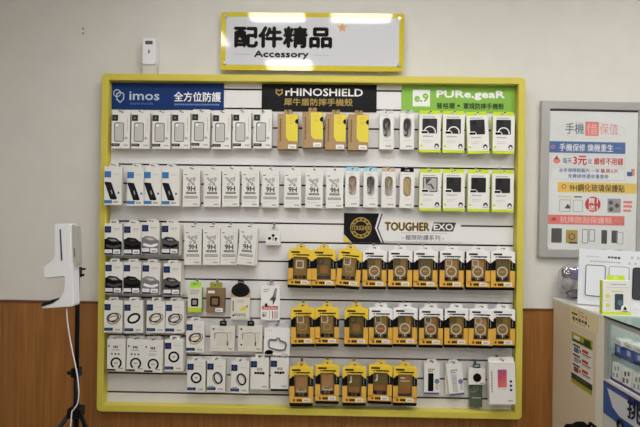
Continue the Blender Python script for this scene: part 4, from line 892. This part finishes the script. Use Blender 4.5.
# blue banner on the base
r = tag(empty('blue_banner', (XC, -sP-.004, zb-.03)), 'blue and white poster on the base of the glass case', 'poster')
hB = zb-.03-PX(606, 414, XC).z
b = MB(); b.box(-.003, -.0005, -hB, 0, -.7, 0, mat('banner_blue', (44, 84, 156), .4)); b.box(-.0035, -.003, -.012, 0, -.7, 0, mat('violet_trim', (70, 58, 110))); b.build('sheet', r)
b = MB(); b.add([(-.0042, -.03, -.022), (-.0042, -.7, -.022), (-.0042, -.7, -hB+.03), (-.0042, -.12, -hB+.03), (-.0042, -.07, -hB+.05)], [(0, 1, 2, 3, 4)], mat('banner_white', (206, 208, 214))); b.build('white_field', r)
b = MB(1); vs, fs, _ = text_mesh('挑', 0); 
for i, (du, dv) in enumerate(((0, 0), (.0025, 0), (-.0025, 0), (0, .0025), (0, -.0025))): b.add([(-.0048-.0001*i, -.172-.085*u-du, -hB+.05+.08*v_+dv) for u, v_ in vs], fs, NAVY); b.build('lettering', r)
# stickers on the cream side
def side_sheet(name, label, cat, px0, py0, px1, py1):
    a_ = PX(px0, py0, XC); c_ = PX(px1, py1, XC); r = tag(empty(name, (XC, a_.y, a_.z)), label, cat)
    return r, abs(c_.y-a_.y), abs(a_.z-c_.z)
def sq(b, u0, v0, u1, v1, mt, lay=1):    # on the side face: u towards the camera, v downwards, metres
    x = -.0008-.0003*lay; b.add([(x, -u0, -v1), (x, -u1, -v1), (x, -u1, -v0), (x, -u0, -v0)], [(0, 1, 2, 3)], mt)
r, w, h = side_sheet('price_sticker', 'cream sticker with orange price and black lettering on counter side', 'sticker', 570.4, 306, 598.6, 335)
crs = mat('sticker_cream', (222, 212, 170), .4); org = mat('orange_ink', (206, 96, 44))
b = MB(); b.box(-.001, -.0003, -h, 0, -w, 0, crs); b.build('sheet', r)
b = MB(); vs, fs, _ = text_mesh('299', .03); b.add([(-.0016, -(.30+.34*u)*w, -h*(.46-.2*v_)) for u, v_ in vs], fs, org)
sq(b, w*.06, h*.3, w*.28, h*.42, mat('olive_text', (90, 84, 40))); sq(b, w*.1, h*.06, w*.2, h*.2, FLAP)
for k in range(5): sq(b, w*(.1+k*.11), h*(.54+.02*(k % 2)), w*(.18+k*.11), h*(.74-.03*(k % 2)), DG)
sq(b, w*.66, h*.7, w*.7, h*.8, DG)
for k in range(4): sq(b, w*(.12+k*.12), h*(.78+.015*k), w*(.2+k*.12), h*(.82+.015*k), mat('olive_text', (90, 84, 40)))
sq(b, w*.3, h*.14, w*.5, h*.17, DG); b.build('lettering', r)
r, w, h = side_sheet('price_poster', 'narrow yellow, white and black price poster on the counter side', 'poster', 572, 331.4, 592.4, 396)
b = MB(); b.box(-.001, -.0003, -h, 0, -w, 0, mat('poster_white', (220, 218, 212), .5)); b.build('sheet', r)
b = MB(); og = mat('olive_yellow', (156, 158, 44)); dk = mat('poster_dark', (46, 44, 40))
sq(b, 0, 0, w, h*.18, og); sq(b, w*.1, h*.04, w*.4, h*.12, W2, 2); sq(b, w*.6, h*.03, w*.9, h*.12, dkg, 2); sq(b, w*.05, h*.12, w*.95, h*.165, dkg, 2)
for k in range(3):
    v = h*(.22+k*.19); sq(b, w*.06, v, w*.42, v+h*.035, dk, 1); sq(b, w*.12, v+h*.05, w*.36, v+h*.15, (ptx, GR, mat('poster_maroon', (130, 60, 60)))[k], 1); sq(b, w*.52, v+h*.02, w*.8, v+h*.075, RED, 1); sq(b, w*.52, v+h*.095, w*.92, v+h*.115, dk, 1); sq(b, w*.52, v+h*.13, w*.84, v+h*.145, GR, 1); sq(b, w*.4, v+h*.06, w*.46, v+h*.12, dk, 1)
sq(b, 0, h*.8, w, h*.915, dk); sq(b, w*.2, h*.83, w*.8, h*.87, DG, 2); sq(b, 0, h*.915, w, h, og); b.build('printing', r)
# black cable loop on the base near the floor
q = PX(621.6, 425, XC); b = MB(); b.tube([(XC-.006-.0, q.y+.018*cos(a_), q.z+.02*sin(a_)) for a_ in [2*pi*k/20 for k in range(20)]], .0045, BLKP, 8, True); tag(b.build('cable_loop'), 'small black loop hanging on the white base of glass case', 'loop')

# ------------------------------------------------------------------ on the counter top
# display board with three phones
bl_ = PX(577.4, 304.6, XC+.012); s = (D+bl_.y)/F
r = tag(empty('display_board', (XC+.012, bl_.y, ZC+.0076), (radians(0), radians(1.2), radians(-22))), 'white upright display board with three phone outlines on the counter', 'display board')
BW, BH = 76, 54.5
b = MB(s); b.box(0, BW, 0, BH, 0, .012, mat('board_white', (224, 228, 234), .4)); y = -.0006
b.rect(BW-9, 0, BW, BH-6, y, mat('board_blue', (70, 120, 190))); b.dashes(6, 18, BH-7.6, BH-6.4, y, LG, 6); b.dashes(25, 36, BH-8.2, BH-6, y, DG, 4); b.dashes(10, 36, BH-12.2, BH-11.2, y, GR, 12)
for k in range(3): b.dashes(44+k*5, 47+k*5, BH-8, BH-5, y, LG, 1); b.dashes(42+k*5, 45+k*5, BH-13, BH-10.6, y, LG, 1)
b.build('board', r)
for k, (x, m1, m2, lab) in enumerate(((6, mat('phone_pale', (226, 230, 236)), DG, None), (26, mat('phone_pale', (226, 230, 236)), GR, None), (46, mat('phone_dark', (64, 64, 70)), BK, 'dark grey phone outline'))):
    b = MB(s); b.prism(rrect(x, 8.6, x+17.4, 39.4, 2.4, 4), -.004, -.0003, m1); b.rring(x, 8.6, x+17.4, 39.4, 2.4, .7, -.0046, m2); o = b.build('phone_sample', r)
    if lab: o['label'] = lab
b = MB(s); b.prism([(BW*.5-6, 0), (BW*.5+6, 0), (BW*.5+4, 26), (BW*.5-4, 26)], .012, .016, CT); b.build('rear_strut', r)
# lime box leaning there
q = PX(602, 313, XC+.004); sq_ = (D+q.y)/F
p = P(600.4, 313.6, -.455); s = (D-.455)/F
r = tag(empty('phone_case_box', (XC+.005+13.6*s, -.455, ZC+.0006), (0, 0, radians(-3))), 'lime and white case box standing on the counter beside glass case', 'phone case box')
b = MB(s); b.box(-13.6, 13.6, 0, 33.6, -.012, .014, W, LIME, LIME); y = -.0126; b.rect(-13.6, .2, 13.6, 2.8, y, LIME); b.dashes(-6, 9, 29.4, 30.4, y, GR, 10); b.dashes(-10, 11, 26.4, 27.2, y, LG, 10); b.dashes(-5, 6, 22.6, 23.8, y, LIME, 7)
for z in (18, 9.4): b.poly(ell(-8.6, z, 2, 2, 12), y, LIME); b.dashes(-11, -6, z-4.6, z-4, y, LG, 3)
b.build('carton', r)
b = MB(s); b.prism(rrect(-2, 5, 6, 20.6, .8, 2), y-.0008, y, mat('slate_case', (60, 74, 84), .3)); b.poly(ell(3, 12, 2.4, 3, 14), y-.001, mat('case_sheen', (96, 120, 132))); b.poly(ell(7.6, 6.6, 3.8, 3.8, 16), y-.0014, WH); b.poly([(5.6, 5), (9.6, 5), (8.4, 7.6), (7.6, 9.2), (6.8, 7.6)], y-.0018, BK); b.dashes(5, 10.4, 2.9, 4, y-.0016, DG, 4); b.build('case_picture', r)
it_h = euro_tab(r, 17, 5, 33.5, .001, LIME, s=s)
# clear bag with wrapped things in it
bp = P(566.6, 299, -.16); bx = XC+.068
def bagshape(d):
    rnd = random.Random(5); q = 1/(abs(d.x)**3.2+abs(d.y)**3.2+abs(d.z)**3.2)**(1/3.2); k = 0
    for i in range(12):
        v = Vector((rnd.uniform(-1, 1), rnd.uniform(-1, 1), rnd.uniform(-1, 1))).normalized(); k += abs(sin(v.dot(d)*rnd.uniform(4, 9)+rnd.uniform(0, 6)))-.6
    return q*(.93+.028*k)
def crumple(seed, amp):
    rnd = random.Random(seed); dirs = [(Vector((rnd.uniform(-1, 1), rnd.uniform(-1, 1), rnd.uniform(-1, 1))).normalized(), rnd.uniform(6, 13), rnd.uniform(0, 6)) for _ in range(7)]
    return lambda d: 1+amp*sum(sin(q.dot(d)*f_+p_) for q, f_, p_ in dirs)/3
b = MB(); rad = .07
b.sphere((bx, -.078, ZC+.094), .070, .05, .088, clear('bag_plastic', .2, (.95, .95, .96), .12, body=.10, bodycol=(214, 212, 214)), 26, bagshape)
o = b.build('plastic_bag'); 
tag(o, 'crumpled clear plastic bag on the counter against the wall', 'plastic bag')
for nm, c, rr, mt, lab, cat in (('pouch', (bx+.014, -.082, ZC+.132), (.034, .026, .034), mat('purple_cloth', (122, 98, 176), .5), 'purple wrapped bundle inside the clear plastic bag', 'bundle'),
                           ('pouch', (bx-.036, -.08, ZC+.136), (.024, .022, .026), mat('grey_cloth', (84, 84, 92), .5), 'small dark grey bundle inside the clear bag, upper left', 'bundle'),
                           ('pouch', (bx-.028, -.082, ZC+.078), (.034, .028, .028), mat('pale_cloth', (168, 168, 170), .4), 'pale grey bundle at the middle of the clear bag', 'bundle'),
                           ('pouch', (bx+.008, -.08, ZC+.032), (.04, .03, .024), mat('charcoal_cloth', (34, 32, 38), .5), 'charcoal bundle at the bottom of the clear bag', 'bundle')):
    b = MB(); b.sphere(c, *rr, mt, 14, crumple(len(lab), .12)); tag(b.build(nm), lab, cat, 'bundles in the plastic bag')

# ------------------------------------------------------------------ black backpack on the floor at the counter
p = P(590, 420.8, -.74)
r = tag(empty('backpack', (p.x, -.74, 0)), 'black backpack standing on the floor against the counter side', 'backpack')
CL = mat('black_cloth', (10, 10, 11), .9, spec=.05); ht = P(585, 421.5, -.64).z
b = MB(); w = .05
b.prism([(-w, 0.004), (w, 0.004), (w+.004, ht*.5), (w, ht-.02), (w-.016, ht-.002), (.004, ht-.004), (-.012, ht-.014), (-w+.012, ht-.012), (-w-.002, ht-.05), (-w-.01, ht*.4)], -.12, .12, CL); b.build('body', r, bevel=.012)
b = MB(); b.tube([(0.02, -.05, ht-.01), (.022, -.04, ht+.018), (.022, .04, ht+.018), (.02, .05, ht-.01)], .006, CL, 8); b.build('handle', r)
b = MB(); b.box(-.04, .04, .06, .26, -.145, -.118, CL); b.build('pocket', r, bevel=.01)

# ------------------------------------------------------------------ light and view
wd = bpy.data.worlds.new('world'); SC.world = wd; wd.use_nodes = True
wd.node_tree.nodes['Background'].inputs['Color'].default_value = (.5, .5, .5, 1); wd.node_tree.nodes['Background'].inputs['Strength'].default_value = .3
SC.view_settings.view_transform = 'Standard'; SC.view_settings.look = 'None'; SC.view_settings.gamma = 1; SC.view_settings.exposure = -0.17
SC.view_settings.use_curve_mapping = False
